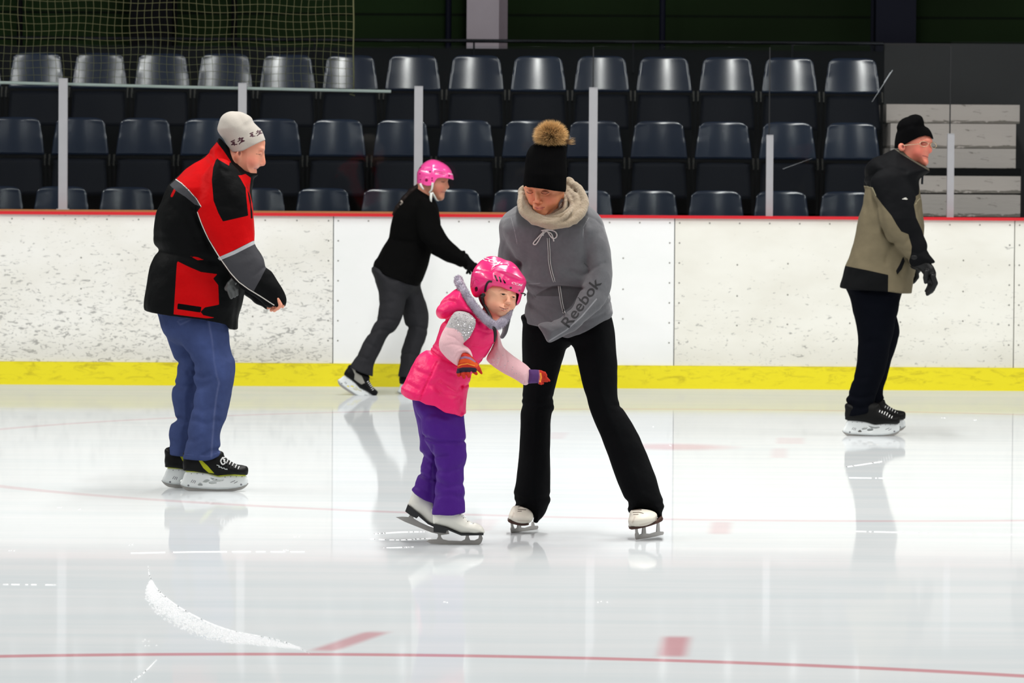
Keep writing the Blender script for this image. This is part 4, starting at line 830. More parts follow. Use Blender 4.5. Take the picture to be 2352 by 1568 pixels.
gls = tubes(fc, 'glasses', rC, [(g1_, .75), (g2_, .9), ([(2131.5, 330, -.055), (2135, 329, -.045), (2138, 331, -.035)], .8), ([(2112.5, 330, -.085), (2095, 332, -.088), (2074, 334, -.088)], .8)], GLF, 6)
for g_, n_ in ((g1_, 0), (g2_, 1)):
    P = [fc.P(*q) for q in g_[:-1]]; mesh('lens', P, [tuple(range(len(P)))], LENS, gls)
OLV = M('olive_shell', (107, 98, 78), .75, spec=.1, bump=.5, bscale=14, bdist=.012, var=.05, layers=[('b1', (8, 9, 12), 0), ('b2', (8, 9, 11), 0), ('pip', (150, 142, 116), 0), ('zip', (14, 14, 16), .001), ('col', (84, 80, 70), .001), ('logo', (190, 188, 180), 0)])
tors = [(2057, 342), (2045, 345), (2028, 354), (2012, 361), (2001, 370), (1994, 388), (1985, 403), (1984, 415), (1989, 425), (1984, 450), (1972, 502), (1960, 556), (1950, 590), (1942, 611), (1936, 636), (1929, 665), (1935, 720), (1990, 745), (2040, 745), (2085, 730), (2096, 660), (2103, 620), (2112, 590), (2121, 545), (2122, 505), (2117, 470), (2113, 440), (2112, 415), (2122, 403), (2134, 393), (2128, 382), (2112, 374), (2090, 360), (2072, 350)]
armc = [(2010, 395), (1998, 420), (2003, 448), (2014, 475), (2020, 510), (2030, 540), (2042, 556), (2056, 566), (2070, 582), (2084, 600), (2092, 610), (2106, 613), (2120, 612), (2135, 606), (2147, 602), (2140, 592), (2132, 580), (2128, 556), (2119, 532), (2112, 500), (2106, 465), (2095, 430), (2070, 395), (2040, 385)]
ops = [U(fc.poly(tors, [(345, .12), (400, .21), (540, .19), (670, .21)], .13)), U(fc.poly(armc, [(390, .07), (500, .078), (610, .055)], .075, [(390, -.16), (500, -.22), (610, -.24)]), .02),
       U(fc.poly([(x - 14, y - 3) for x, y in armc], [(390, .07), (500, .078), (610, .055)], .075, [(390, .16), (500, .2), (610, .2)]), .02),
       U(fc.poly([(2052, 344), (2068, 342), (2090, 357), (2112, 373), (2132, 386), (2137, 394), (2125, 400), (2112, 407), (2080, 395), (2040, 372)], .09, .05), .01), U(fc.ell((2015, 385, 0), (30, 60, 22), -20), .02),
       S(fc.cap((2098, 352, 0), (2082, 380, 0), 24, 20), .003), S(fc.cap((2118, 385, 0), (2100, 375, 0), 9, 12), .003),
       fc.groove([(1990, 408), (2010, 395), (2040, 385), (2075, 395)], 5, 3), fc.groove([(2004, 448), (2015, 480), (2024, 530), (2045, 556)], 5, 3), fc.groove([(2045, 556), (2035, 575), (2030, 600)], 6, 2), fc.groove([(2078, 590), (2068, 615), (2060, 628)], 4, 3),
       fc.groove([(2080, 545), (2065, 560), (2055, 555)], 5, 2), fc.groove([(2085, 575), (2100, 580), (2125, 570)], 4, 1.6), fc.groove([(1985, 470), (2000, 540), (1995, 600)], 10, 1.8), fc.groove([(2050, 620), (2070, 640), (2095, 640)], 7, 1.6), ('n', 9, .005), ('n', 22, .0025), hem(fc, [(1900, 658), (1930, 661), (1945, 663), (1990, 665), (2037, 668), (2066, 672), (2094, 673), (2112, 672)])]
oj = sculpt(fc, 'shell_jacket', rC, ops, OLV, .0055, {
    'b1': pp(fc, [(1970, 335), (2150, 335), (2150, 398), (2121, 408), (2114, 446), (2106, 450), (2097, 470), (2102, 500), (2119, 534), (2160, 600), (2130, 630), (2095, 616), (2087, 604), (2086, 598), (2090, 580), (2091, 565), (2083, 537), (2067, 531), (2056, 515), (2044, 494), (2025, 470), (2010, 448), (2003, 431), (1990, 424), (1975, 418)], -.2),
    'b2': union(pp(fc, [(1920, 607), (1942, 611), (1990, 620), (2040, 631), (2039, 680), (1920, 675)], -.2), pp(fc, [(2098, 640), (2108, 590), (2125, 560), (2125, 680), (2092, 680)], -.0)),
    'pip': union(pl(fc, [(1988, 425), (2003, 431), (2011, 449)], 2, -.2), pl(fc, [(2098, 468), (2106, 461), (2114, 455)], 2, -.1)), 'zip': pp(fc, [(2075, 588), (2079, 600), (2072, 618), (2061, 631), (2058, 622), (2067, 606)], -.2),
    'col': pp(fc, [(2052, 340), (2072, 347), (2094, 360), (2116, 376), (2136, 388), (2134, 393), (2112, 380), (2090, 367), (2068, 353)], -.05), 'logo': union(pl(fc, [(2070, 457), (2082, 457)], 2.2, -.2), pl(fc, [(2074, 455), (2079, 454)], 2, -.2))})
mb = MB(); q = fc.P(2119, 398, -.03); q2 = fc.P(2118, 423, -.03); mb.tube([q, q2], 2.6 / fc.s, 6); mb.build('zip_pull', M('zip_pull', (24, 26, 34), .5), oj)
GC = M('black_leather_glove', (10, 11, 12), .45, spec=.3, bump=.3, bscale=40, bdist=.004)
sculpt(fc, 'glove', rC, chain(fc, [(2104, 598, -.235), (2120, 606, -.24), (2132, 620, -.24)], [17, 15, 14.5], .006) + [U(fc.ell((2104, 590, -.275), (13, 8, 9)), .004)] +
    chain(fc, [(2127, 612, -.24), (2136, 628, -.24), (2138, 642, -.24)], [13, 13.5, 12], .006) + fingers(fc, [([(2142, 634, -.275), (2148, 650, -.278), (2142, 664, -.275), (2134, 672, -.27)], [7, 6.4, 5.6, 4]),
    ([(2140, 638, -.25), (2145, 654, -.252), (2139, 668, -.25), (2130, 675.5, -.248)], [6.8, 6.4, 5.6, 4]), ([(2136, 640, -.226), (2141, 656, -.226), (2135, 668, -.226), (2129, 673, -.226)], [6.6, 6, 5.2, 3.8]),
    ([(2132, 640, -.205), (2136, 654, -.204), (2131, 664, -.204), (2127, 668, -.204)], [6, 5.4, 4.8, 3.6]), ([(2128, 624, -.28), (2126, 638, -.285), (2126, 648, -.28)], [6.5, 6, 4.2])]) + [fc.groove([(2098, 604), (2118, 596), (2136, 588)], 2.5, 1.5)], GC, .0032)
sculpt(fc, 'glove', rC, chain(fc, [(2085, 590, .2), (2100, 602, .2), (2104, 618, .2)], [16, 13, 12], .006) + fingers(fc, [([(2104, 620, .18), (2106, 636, .18), (2100, 646, .18)], [6, 5.4, 4]), ([(2102, 622, .2), (2104, 638, .2), (2098, 648, .2)], [6, 5.4, 4]), ([(2098, 622, .22), (2100, 636, .22), (2095, 645, .22)], [6, 5.2, 4]), ([(2094, 620, .235), (2096, 632, .235), (2092, 640, .235)], [5.6, 5, 4]), ([(2100, 612, .17), (2094, 624, .17), (2092, 632, .17)], [6, 5, 4])]), GC, .0035)
NVY = M('navy_trousers', (6, 8, 15), .9, spec=.05, bump=.45, bscale=18, bdist=.01)
nlc = [(1950, 650), (1953, 675), (1960, 713), (1968, 760), (1971, 790), (1967, 838), (1957, 876), (1949, 902), (1943, 918), (1946, 932), (1941, 949), (1940, 975), (1965, 985), (1998, 970), (2006, 930), (2014, 900), (2030, 860), (2042, 810), (2052, 760), (2058, 718), (2062, 680), (2063, 650)]
flc = [(1990, 650), (1990, 720), (2000, 800), (1990, 880), (1990, 925), (2012, 936), (2029, 919), (2027, 905), (2029, 888), (2037, 864), (2050, 822), (2062, 780), (2066, 762), (2062, 735), (2058, 718), (2066, 690), (2066, 655)]
sculpt(fc, 'trousers', rC, [U(fc.poly(nlc, [(650, .11), (800, .095), (950, .075)], .1, [(650, -.07), (950, -.08)]), .02), U(fc.poly(flc, [(650, .11), (800, .095), (950, .07)], .1, [(650, .08), (950, .1)]), .02), U(fc.poly([(1950, 640), (1955, 690), (1975, 730), (2050, 730), (2064, 690), (2065, 640)], .165, .08), .03),
    fc.groove([(1945, 905), (1970, 912), (2000, 905)], 5, 2.5), fc.groove([(1945, 928), (1970, 935), (1998, 928)], 5, 2.2), fc.groove([(1958, 870), (1985, 865)], 6, 1.8), fc.groove([(1975, 790), (2010, 780)], 8, 1.4), ('n', 12, .0035), ('n', 26, .0015), hem(fc, [(1930, 951), (1955, 953), (1985, 947), (2002, 938), (2029, 918), (2045, 918)])], NVY, .0055)
BTC = M('skate_boot_black', (12, 12, 12), .55, spec=.15, layers=[('wt', (120, 122, 120), 0)])
hockey(fc, rC, (1942, 963), .845, 0, -.09, BTC, [('wt', 'l', [(442, 1062), (447, 1066)], 2)], bow=False); hockey(fc, rC, (1955, 953), .845, 0, .12, BTC, [('wt', 'l', [(442, 1062), (447, 1066)], 2)], bow=False)
sculpt(fc, 'body', rC, [(hc, .0028), (cb + [('inside', GARM[id(fc)], .012)], .015)], SKC, paints={'blush': union(prim(fc.ell((2108, 350, -.08), (16, 14, 13))), prim(fc.ell((2136, 344, -.03), (8, 12, 8)))), 'lip': pl(fc, [(2117, 357.5), (2124, 359), (2131, 361.5)], 2.4), 'brow': pl(fc, [(2112, 320), (2124, 318)], 3), 'ear': prim(fc.ell((2074.5, 337, -.09), (3, 8, 5)))})
# ================================================================ child: pink helmet and vest, purple snow trousers, white figure skates
fk = Fig(1040, 1246); rK = person(fk, 'person, small child in pink helmet, pink vest and purple snow trousers, arms held out')
SKK = SKIN_M('skin_child', (232, 172, 140), [('blush', (232, 140, 118), .02, .5), ('lip', (202, 112, 98), .0015), ('teeth', (226, 204, 190), .0006, .8), ('brow', (168, 120, 88), .003, .4), ('lash', (74, 48, 36), .0012, .75), ('nos', (150, 84, 66), .0012, .8), ('mline', (124, 54, 48), .0005)])
fv = -.055
face = [U(fk.ell((1146, 670, fv + .05), (36, 44, 42), 12)), U(fk.poly([(1112, 655), (1112, 688), (1116, 704), (1125, 719), (1138, 728), (1152, 730.5), (1164, 723), (1175.5, 711), (1183, 699), (1186, 686), (1185, 672), (1178, 655), (1140, 645)], .082, .06, fv + .03), .02),
        U(fk.ell((1136, 702, fv - .024), (17, 15, 14)), .024), U(fk.ell((1175, 700, fv - .024), (9, 11, 11)), .018), U(fk.ell((1153, 722, fv - .034), (9, 11, 7)), .018),
        U(fk.cap((1169, 683, fv - .054), (1168, 692, fv - .066), 3.4, 4.4), .016), U(fk.ell((1167, 694, fv - .073), (5, 5.4, 4.4)), .008), U(fk.ell((1161.8, 696, fv - .064), (3.4, 3.8, 2.8)), .006), U(fk.ell((1171.8, 697, fv - .064), (2.8, 3.6, 2.6)), .006),
        S(fk.ell((1155.5, 675.5, fv - .082), (10, 9, 6), 8), .02), S(fk.ell((1179.5, 681.5, fv - .07), (6.5, 8, 5), 12), .018),
        U(fk.ell((1155.8, 675.6, fv - .0415), (7.6, 7.4, 5.6), 8), .006), U(fk.ell((1179.3, 682.2, fv - .0325), (6, 6.4, 4.8), 12), .006),
        S(fk.ell((1156, 676.2, fv - .062), (6.6, 9, 2.0), 8), .001), S(fk.ell((1179.4, 682.7, fv - .052), (5, 8, 1.8), 12), .001),
        U(fk.ell((1157, 708, fv - .048), (13, 9, 7), 20), .016), U(fk.cap((1148.5, 704, fv - .06), (1158, 707.4, fv - .07), 1.3, 1.6), .004), U(fk.cap((1158, 707.4, fv - .07), (1166.5, 708, fv - .063), 1.6, 1.1), .004),
        U(fk.cap((1151, 709.6, fv - .058), (1158, 713.2, fv - .068), 1.3, 2.0), .004), U(fk.cap((1158, 713.2, fv - .068), (1165, 711.5, fv - .061), 2.0, 1.3), .004),
        S(fk.cap((1147.5, 705, fv - .07), (1157, 710, fv - .083), .7, .8), .004), S(fk.cap((1157, 710, fv - .083), (1167, 709.2, fv - .075), .8, .7), .004),
        U(fk.cap((1115, 745, .02), (1135, 705, .0), 22, 22), .02)]
cb = core(fk, [([(1095, 745, .02), (1055, 800, .02), (1000, 890, 0)], [34, 36, 40], 1.2), ([(1000, 920, -.06), (1030, 1040, -.07), (1030, 1165, -.08)], [34, 26, 22], 1), ([(1000, 920, .06), (985, 1040, .08), (972, 1140, .1)], [34, 24, 20], 1),
               ([(1062, 745, -.14), (1032, 790, -.17), (1065, 825, -.18)], [16, 14, 12], 1), ([(1130, 770, .05), (1165, 835, .02), (1225, 862, 0)], [16, 14, 11], 1)])
eye(fk, rK, (1155.8, 675.8, fv - .0425), 5.9, (.3, 0), (44, 30, 24)); eye(fk, rK, (1179.3, 682.4, fv - .0335), 4.9, (.3, 0), (44, 30, 24))
# hair at the cheek and under the helmet
HK = M('brown_hair', (52, 36, 28), .6, bump=.5, bscale=120, bdist=.003)
sculpt(fk, 'hair', rK, [U(fk.poly([(1100, 660), (1112, 672), (1116, 690), (1118, 705), (1124, 716), (1116, 712), (1106, 700), (1099, 684)], .06, .02, .0))], HK, .003)
sculpt(fk, 'hair', rK, [U(fk.poly([(1180, 660), (1188, 672), (1187, 690), (1183, 698), (1183, 680)], .03, .01, -.02))], HK, .003)
# helmet
hv = .0
out = [(1080, 660), (1080.5, 645), (1082.5, 631), (1088, 618), (1097, 605.5), (1108.5, 595), (1121, 589), (1135, 588), (1149, 591.5), (1162, 597), (1175, 601), (1186, 611), (1195.5, 625), (1203, 636), (1209, 646), (1207.5, 656), (1203.5, 668), (1199, 678), (1195, 692), (1189, 700), (1180, 703), (1150, 700), (1118, 690), (1106, 683), (1098, 684), (1090, 682), (1084, 674)]
PK = M('pink_shell_gloss', (248, 50, 128), .24, spec=.5, coat=.35, layers=[('ln', (190, 20, 84), .0008), ('bk', (12, 9, 12), 0)])
ops = [U(fk.poly(out, [(590, .1), (640, .115), (700, .104)], .115, hv)), U(fk.poly([(1128, 622), (1135, 613), (1150, 608), (1165, 608), (1182, 615), (1196, 632), (1200, 640), (1170, 640), (1140, 630)], .111, .05, hv), .02),
       S(fk.poly([(1118, 677), (1120, 670), (1124, 662), (1131, 657), (1149, 659), (1168, 667), (1184, 672.5), (1194, 676), (1191, 690), (1187, 700), (1200, 740), (1110, 740), (1112, 690)], .16, .008, -.16, 0), .003),
       S(fk.ell((1142, 690, .02), (42, 46, 46), 12), .004), S(fk.cap((1120, 700, .03), (1140, 730, .03), 36), .004),
       fk.groove([(1128, 623), (1134, 614), (1150, 608), (1166, 608.5), (1184, 616)], 1.3, 1.5), fk.groove([(1084, 656), (1088, 645), (1093, 641), (1101, 646)], 1.1, 1.2), fk.groove([(1083, 623), (1110, 621), (1128, 623)], 1.6, .8), fk.groove([(1083, 637), (1108, 640), (1130, 646), (1150, 653)], 1.6, .9),
       fk.groove([(1108, 596), (1130, 604), (1150, 604)], 1.8, .8)]
hk = sculpt(fk, 'helmet', rK, ops, PK, .0026, {
    'ln': union(pl(fk, [(1129, 622), (1134, 614.5), (1139, 612)], 1.6, hv - .1), pl(fk, [(1085, 655), (1088, 646), (1093, 641.5), (1100, 646)], 1.1, hv - .1)),
    'bk': union(*[pp(fk, q, hv - .1) for q in ([(1134.5, 631), (1138.5, 631.5), (1144.5, 645.5), (1141, 646)], [(1145, 634.5), (1149, 635.5), (1152.5, 648), (1149.5, 648.5)], [(1155, 640.5), (1157.5, 642), (1163, 651), (1158, 650.5)])],
      pp(fk, [(1090.5, 661), (1096, 659), (1097, 668), (1091, 670)], hv - .1, 3), pl(fk, [(1173, 661), (1173.4, 661)], 5.2, hv - .1), pl(fk, [(1193, 667.8), (1193.3, 667.8)], 4.6, hv - .1))})
gk = surf_y(hk, fk); BKP = M('black_strap', (14, 14, 15), .6)
def onk(pts, off=.003): return [(x, y, gk(x, y, -.09) - off) for x, y in pts]
tubes(fk, 'ear_strap', hk, [(onk([(1130, 646.5), (1124, 646), (1120, 649), (1116.5, 656), (1115, 663), (1114, 669)]), 2.5), ([(1107, 675, -.098), (1112, 677, -.1), (1107, 683, -.098)], 3), ([(1106, 680, -.095), (1108, 690, -.09), (1112, 700, -.085)], 2.6)], BKP)
tubes(fk, 'chin_strap', hk, [([(1112, 700, -.09), (1121, 716, -.1), (1129, 735, -.13), (1135, 752, -.145), (1137.5, 766, -.148), (1135.5, 785, -.146)], [3, 3.6, 4, 4.4, 3.8, 1.6]), ], BKP)
tubes(fk, 'strap_end', hk, [([(1186, 697, -.04), (1180, 705, -.05), (1176, 712, -.05)], [2, 2.6, 2])], BKP); tubes(fk, 'buckle_clip', hk, [([(1196, 673, -.06), (1203, 674, -.06), (1207, 676, -.06), (1204, 679, -.06)], 1.5)], BKP)
WH = M('white_print', (250, 240, 246), .5)
text_on(fk, 'lettering', hk, 'CCM', (1106.5, 595.5), 15, 6.8, WH, hk, shear=.35, width=1.9, bold=.02); text_on(fk, 'lettering', hk, 'CCM', (1173.5, 649), 17, 4.6, WH, hk, shear=.3, width=1.75, bold=.015)
# snow trousers
PUR = M('purple_nylon', (72, 22, 128), .6, spec=.2, bump=.5, bscale=20, bdist=.012, var=.05)
nlk = [(945, 900), (949, 920), (956, 945), (965, 972), (974, 1004), (986, 1028), (997, 1060), (998, 1100), (996, 1150), (992, 1178), (994, 1210), (1030, 1220), (1064, 1205), (1069, 1140), (1067, 1107), (1065, 1078), (1070.5, 1050), (1069, 1030), (1071, 1006), (1069, 990), (1064, 958), (1062, 920), (1050, 890)]
flk = [(948, 905), (955.5, 961), (966, 1004), (967, 1032), (972, 1040), (972, 1056), (961, 1082), (954, 1106), (944, 1129), (938, 1160), (974, 1180), (1000, 1180), (1015, 1140), (1015, 1060), (1010, 980), (1000, 910)]
gs = [([(975, 1000), (1005, 1010), (1050, 1012), (1071, 1010)], 4, 3.5), ([(990, 1048), (1010, 1042), (1030, 1040)], 4, 3), ([(998, 1075), (1030, 1080), (1060, 1068)], 6, 2), ([(1000, 1100), (1030, 1112), (1066, 1108)], 6, 2), ([(1000, 1135), (1035, 1130), (1068, 1140)], 6, 1.8),
      ([(955, 1085), (975, 1096), (996, 1106)], 4, 3.5), ([(967, 1045), (985, 1058), (997, 1070)], 4, 2), ([(962, 1082), (980, 1075), (996, 1085)], 4, 1.5), ([(965, 960), (1000, 945), (1040, 960)], 8, 2), ([(948, 1118), (970, 1125), (995, 1138)], 5, 1.5), ([(995, 1020), (997, 1100), (995, 1160)], 3, 2)]
sculpt(fk, 'snow_trousers', rK, [U(fk.poly(nlk, [(900, .06), (960, .08), (1050, .085), (1175, .08)], .08, [(900, -.02), (1000, -.06), (1175, -.08)]), .02), U(fk.poly(flk, [(900, .1), (1150, .075)], .08, [(900, .05), (1150, .11)]), .015)] + [fk.groove(a, w, d * 1.5) for a, w, d in gs] + [('n', 14, .005), ('n', 30, .0026), hem(fk, [(930, 1126), (945, 1130), (952, 1137), (974, 1150), (994, 1158), (993, 1178), (1010, 1176.5), (1040, 1177.5), (1065, 1174), (1085, 1174)], 80)], PUR, .0045)
# vest
VP = M('pink_nylon_vest', (246, 30, 108), .45, spec=.3, bump=.5, bscale=26, bdist=.012, layers=[('zip', (190, 16, 84), .0008)])
vest = [(1043, 668), (1030, 676), (1020, 684), (1005, 703), (1001, 718), (1008, 730), (1020, 734), (1010, 750), (1004, 768), (1000, 784), (994, 793), (986, 800), (972, 808), (958, 822), (941, 851), (926, 879), (919, 892), (926, 930), (960, 960), (1000, 985), (1040, 1000), (1066, 995), (1070, 950), (1072, 917), (1078, 887), (1085, 861), (1100, 838), (1117, 818), (1127, 802), (1136, 786), (1142, 764), (1143, 750), (1130, 728), (1110, 705), (1080, 680), (1062, 660)]
vo = [U(fk.poly(vest, [(660, .09), (720, .125), (800, .118), (850, .14), (950, .155)], .11, 0)), U(fk.poly([(1046, 664), (1030, 676), (1018, 685), (1004, 703), (1001, 718), (1008, 730), (1030, 733), (1060, 728), (1090, 735), (1110, 745), (1125, 742), (1110, 715), (1085, 690), (1064, 662)], .125, .045, 0), .006),
      S(fk.cap((1075, 655, 0), (1120, 705, 0), 20, 26), .006), S(fk.poly([(1040, 726), (1060, 720), (1082, 724), (1092, 740), (1088, 758), (1076, 778), (1060, 782), (1045, 770), (1036, 750)], .06, .03, -.17, 3), .004),
      fk.groove([(983, 800), (1005, 815), (1030, 826), (1055, 838), (1075, 850)], 3.2, 6.00), fk.groove([(990, 795), (1010, 808), (1035, 819), (1060, 831)], 2, 3.00), fk.groove([(1005, 828), (990, 860), (975, 890), (965, 916)], 1.8, 3.90),
      fk.groove([(1020, 736), (1040, 722), (1062, 716), (1085, 720), (1100, 738)], 3, 3.75), fk.groove([(1062, 885), (1050, 895), (1030, 880), (1012, 870)], 3, 3.30), fk.groove([(1062, 885), (1075, 882), (1082, 878)], 3, 3.60), fk.groove([(1060, 885), (1058, 920), (1062, 945)], 3.5, 3.00),
      fk.groove([(1085, 790), (1110, 795), (1130, 790)], 2.2, 2.25), fk.groove([(1075, 820), (1095, 828), (1110, 822)], 2.2, 2.25), fk.groove([(1098, 755), (1120, 762), (1138, 760)], 2.2, 2.25), fk.groove([(1010, 700), (1030, 690), (1045, 690)], 5, 2.10), fk.groove([(1008, 870), (990, 880), (1010, 895)], 5, 2.25),
      fk.groove([(1000, 880), (1020, 900), (1050, 905)], 5, 3), fk.groove([(960, 850), (985, 858)], 6, 2.5), fk.groove([(1030, 850), (1060, 862), (1080, 858)], 4, 2.5), fk.groove([(940, 880), (960, 890)], 5, 2),
      ('n', 14, .004), ('n', 34, .002), ('c2', fk.p2([(905, 893), (919.5, 893), (922, 903), (932, 910), (946, 915), (965, 917), (980, 925), (1000, 928), (1023, 943), (1045, 948), (1061, 955), (1068, 950), (1090, 950), (1090, 1060), (905, 1060)]))]
sculpt(fk, 'puffer_vest', rK, vo, VP, .0042, {'zip': pl(fk, [(1141, 770), (1130, 795), (1110, 822), (1092, 848), (1080, 885), (1072, 930)], 1.6, -.1)})
FURM = M('grey_fur', (176, 168, 184), .9, sheen=.3)
fur_path = [fk.P(*p) for p in ((1052, 640, .02), (1056, 652, -.03), (1066, 670, -.085), (1080, 692, -.11), (1098, 714, -.125), (1118, 735, -.135), (1138, 748, -.135), (1155, 738, -.11), (1166, 718, -.06), (1170, 700, -.0), (1165, 690, .05))]
FP = cro(fur_path, 12)
fr_ = sculpt(fk, 'fur_trim', rK, [U(fk.cap(a, b, 9, 9), .004) for a, b in zip([(1052, 640, .02), (1056, 652, -.03), (1066, 670, -.085), (1080, 692, -.11), (1098, 714, -.125), (1118, 735, -.135), (1138, 748, -.135), (1155, 738, -.11), (1166, 718, -.06), (1170, 700, -.0)], [(1056, 652, -.03), (1066, 670, -.085), (1080, 692, -.11), (1098, 714, -.125), (1118, 735, -.135), (1138, 748, -.135), (1155, 738, -.11), (1166, 718, -.06), (1170, 700, -.0), (1165, 690, .05)])], FURM, .0035)
rs = []
for _ in range(8000):
    i = random.randrange(len(FP) - 1); c = FP[i] + (FP[i + 1] - FP[i]) * random.random(); tdir = FP[i + 1] - FP[i]; tdir = tdir / (np.linalg.norm(tdir) + 1e-9)
    d = np.random.randn(3); d -= tdir * d.dot(tdir); d /= np.linalg.norm(d); b = c + d * .013; rs.append((b, b + d * random.uniform(.004, .011) + tdir * random.uniform(-.002, .01), .0006))
strands('fur_hairs', fr_, rs, FURM)
# sweater sleeves
SW = M('pink_knit_sweater', (232, 186, 192), .9, bump=.5, bscale=260, bdist=.002, var=.06, vscale=150, sheen=.2, layers=[('seq', (176, 172, 172), .002)])
_n = SW.node_tree
nt = _n.nodes; bs = nt['Principled BSDF']
near = [(1046, 716), (1036, 727), (1026, 744), (1015, 765), (1008, 786), (1011, 804), (1027, 822), (1046, 837), (1053, 838), (1058, 826), (1070, 812), (1086, 822), (1082, 806), (1074, 797), (1064, 790), (1070, 783), (1079, 773), (1090, 752), (1092, 736), (1080, 722), (1062, 715)]
so = [U(fk.poly(near, [(716, .05), (780, .052), (838, .045)], .045, [(716, -.135), (780, -.165), (838, -.18)]), .01), S(fk.cap((1068, 822, -.18), (1076, 838, -.18), 9, 12), .003)] + [fk.groove(q, 1.8, 1.5) for q in ([(1040, 812), (1048, 800), (1062, 796)], [(1046, 820), (1054, 806), (1068, 802)], [(1030, 765), (1045, 770), (1060, 782)], [(1022, 790), (1040, 785), (1056, 788)])] + [('n', 40, .0012)]
sl = sculpt(fk, 'sweater_sleeve', rK, so, SW, .0032, {'seq': pp(fk, [(1020, 700), (1105, 700), (1100, 760), (1084, 790), (1068, 788), (1062, 766), (1048, 754), (1020, 750)], -.15)})
farp = [(1140, 758), (1136, 785), (1118, 820), (1122, 832), (1138, 845), (1156, 856), (1184, 871), (1204, 883.5), (1214, 880), (1220, 866), (1221, 853), (1211, 839), (1196, 828), (1180, 817), (1166, 806), (1156, 796), (1150, 780), (1147, 765)]
so = [U(fk.poly(farp, [(758, .04), (880, .042)], .04, [(758, .04), (880, -.01)]), .01), S(fk.cap((1222, 866, -.01), (1234, 870, -.01), 9, 12), .003)] + [fk.groove(q, 1.8, 1.4) for q in ([(1140, 800), (1150, 820), (1145, 838)], [(1128, 812), (1136, 828)], [(1160, 806), (1165, 830), (1160, 845)], [(1206, 840), (1209, 860), (1203, 878)])] + [('n', 40, .0012)]
s2 = sculpt(fk, 'sweater_sleeve', rK, so, SW, .0032, {'seq': lambda X, Y, Z: X * 0 + 1})
SEQ = M('sequins', (236, 232, 236), .12, .6); g1f = surf_y(sl, fk); g2f = surf_y(s2, fk); mb = MB()
for _ in range(520):
    x, y = random.uniform(1030, 1092), random.uniform(716, 790)
    if y > 716 + (x - 1020) * .9 + 12: continue
    d = g1f(x, y, None) if True else 0
    if d is None: continue
    p = fk.P(x, y); p = np.array([p[0], d - .001, p[2]]); r_ = random.uniform(.0014, .0026); nrm = np.random.randn(3) * .45 + (0, -1, 0); nrm /= np.linalg.norm(nrm); a = np.cross(nrm, (0, 0, 1)); a /= np.linalg.norm(a); b = np.cross(nrm, a)
    mb.add([p + r_ * (math.cos(q) * a + math.sin(q) * b) for q in np.arange(6) * math.pi / 3], [(0, 1, 2, 3, 4, 5)])
mb.build('sequin', SEQ, sl)['kind'] = 'stuff'
mb = MB()
for x, y in ((1140, 812), (1144, 822), (1142, 832), (1167, 829), (1176, 848), (1181, 857), (1186, 856), (1178, 842), (1150, 842), (1202, 880), (1136, 826), (1160, 838), (1190, 866), (1130, 835), (1155, 815)):
    d = g2f(x, y, None)
    if d is None: continue
    p = fk.P(x, y); p = np.array([p[0], d - .0015, p[2]]); r_ = .0018; mb.add([p + r_ * np.array([math.cos(q), 0, math.sin(q)]) for q in np.arange(6) * math.pi / 3], [(0, 1, 2, 3, 4, 5)])
mb.build('sequin', SEQ, s2)['kind'] = 'stuff'
# striped gloves
GLK = M('striped_glove', (196, 44, 20), .9, bump=.4, bscale=300, bdist=.002, layers=[('lil', (150, 110, 140), .001), ('ora', (226, 84, 20), .001), ('yel', (246, 150, 50), .0005), ('nav', (46, 32, 52), .001), ('pur', (84, 50, 110), .001)])
none = lambda X, Y, Z: X * 0 + 1
g = [U(fk.poly([(1061, 809), (1075, 811), (1084, 818), (1092, 827), (1098, 840), (1098, 850), (1088, 852), (1066, 854), (1051, 851), (1051, 838), (1056, 822)], .032, .025, -.185), .004)] + fingers(fk, [([(1056, 846, -.19), (1053, 856, -.20), (1054, 862, -.205)], [5.4, 5.2, 4]), ([(1066, 848, -.195), (1064, 860, -.208), (1066, 866, -.212)], [5.4, 5.2, 4]),
     ([(1076, 848, -.195), (1075, 858, -.208), (1077, 864, -.212)], [5.4, 5, 4]), ([(1087, 845, -.185), (1089, 853, -.195), (1094, 858, -.198)], [5, 4.6, 3.6]), ([(1093, 836, -.18), (1100, 848, -.175), (1106, 857, -.172)], [5.4, 4.8, 2.8])])
sculpt(fk, 'glove', rK, g, GLK, .0026, {'lil': pl(fk, [(1058, 822), (1068, 819), (1080, 822), (1090, 830)], 5, -.18), 'ora': pl(fk, [(1053, 830), (1066, 827), (1080, 829), (1094, 838)], 8, -.18), 'yel': pl(fk, [(1052, 840), (1060, 836), (1074, 834), (1090, 839)], 2.2, -.18), 'nav': pl(fk, [(1052, 851), (1064, 848), (1080, 848), (1090, 849)], 11, -.18), 'pur': none})
g = [U(fk.poly([(1214, 850), (1222, 848.5), (1236, 849), (1246, 851), (1250, 857), (1250, 866), (1244, 876), (1236, 879), (1222, 880), (1212, 878)], .028, .022, -.015), .004)] + fingers(fk, [([(1242, 856, -.03), (1250, 857, -.035), (1254, 862, -.035)], [4.6, 4.2, 3.4]), ([(1242, 864, -.02), (1253, 868, -.02), (1262, 874, -.02)], [5.4, 4.8, 2.6]),
     ([(1240, 870, -.01), (1250, 873, -.01), (1257, 875, -.01)], [4.8, 4.2, 2.8]), ([(1236, 873, -.0), (1243, 878, -.0), (1247, 880, -.0)], [4.6, 4, 3]), ([(1234, 872, -.03), (1239, 878, -.038), (1243, 881, -.04)], [4.8, 4.2, 3.2])])
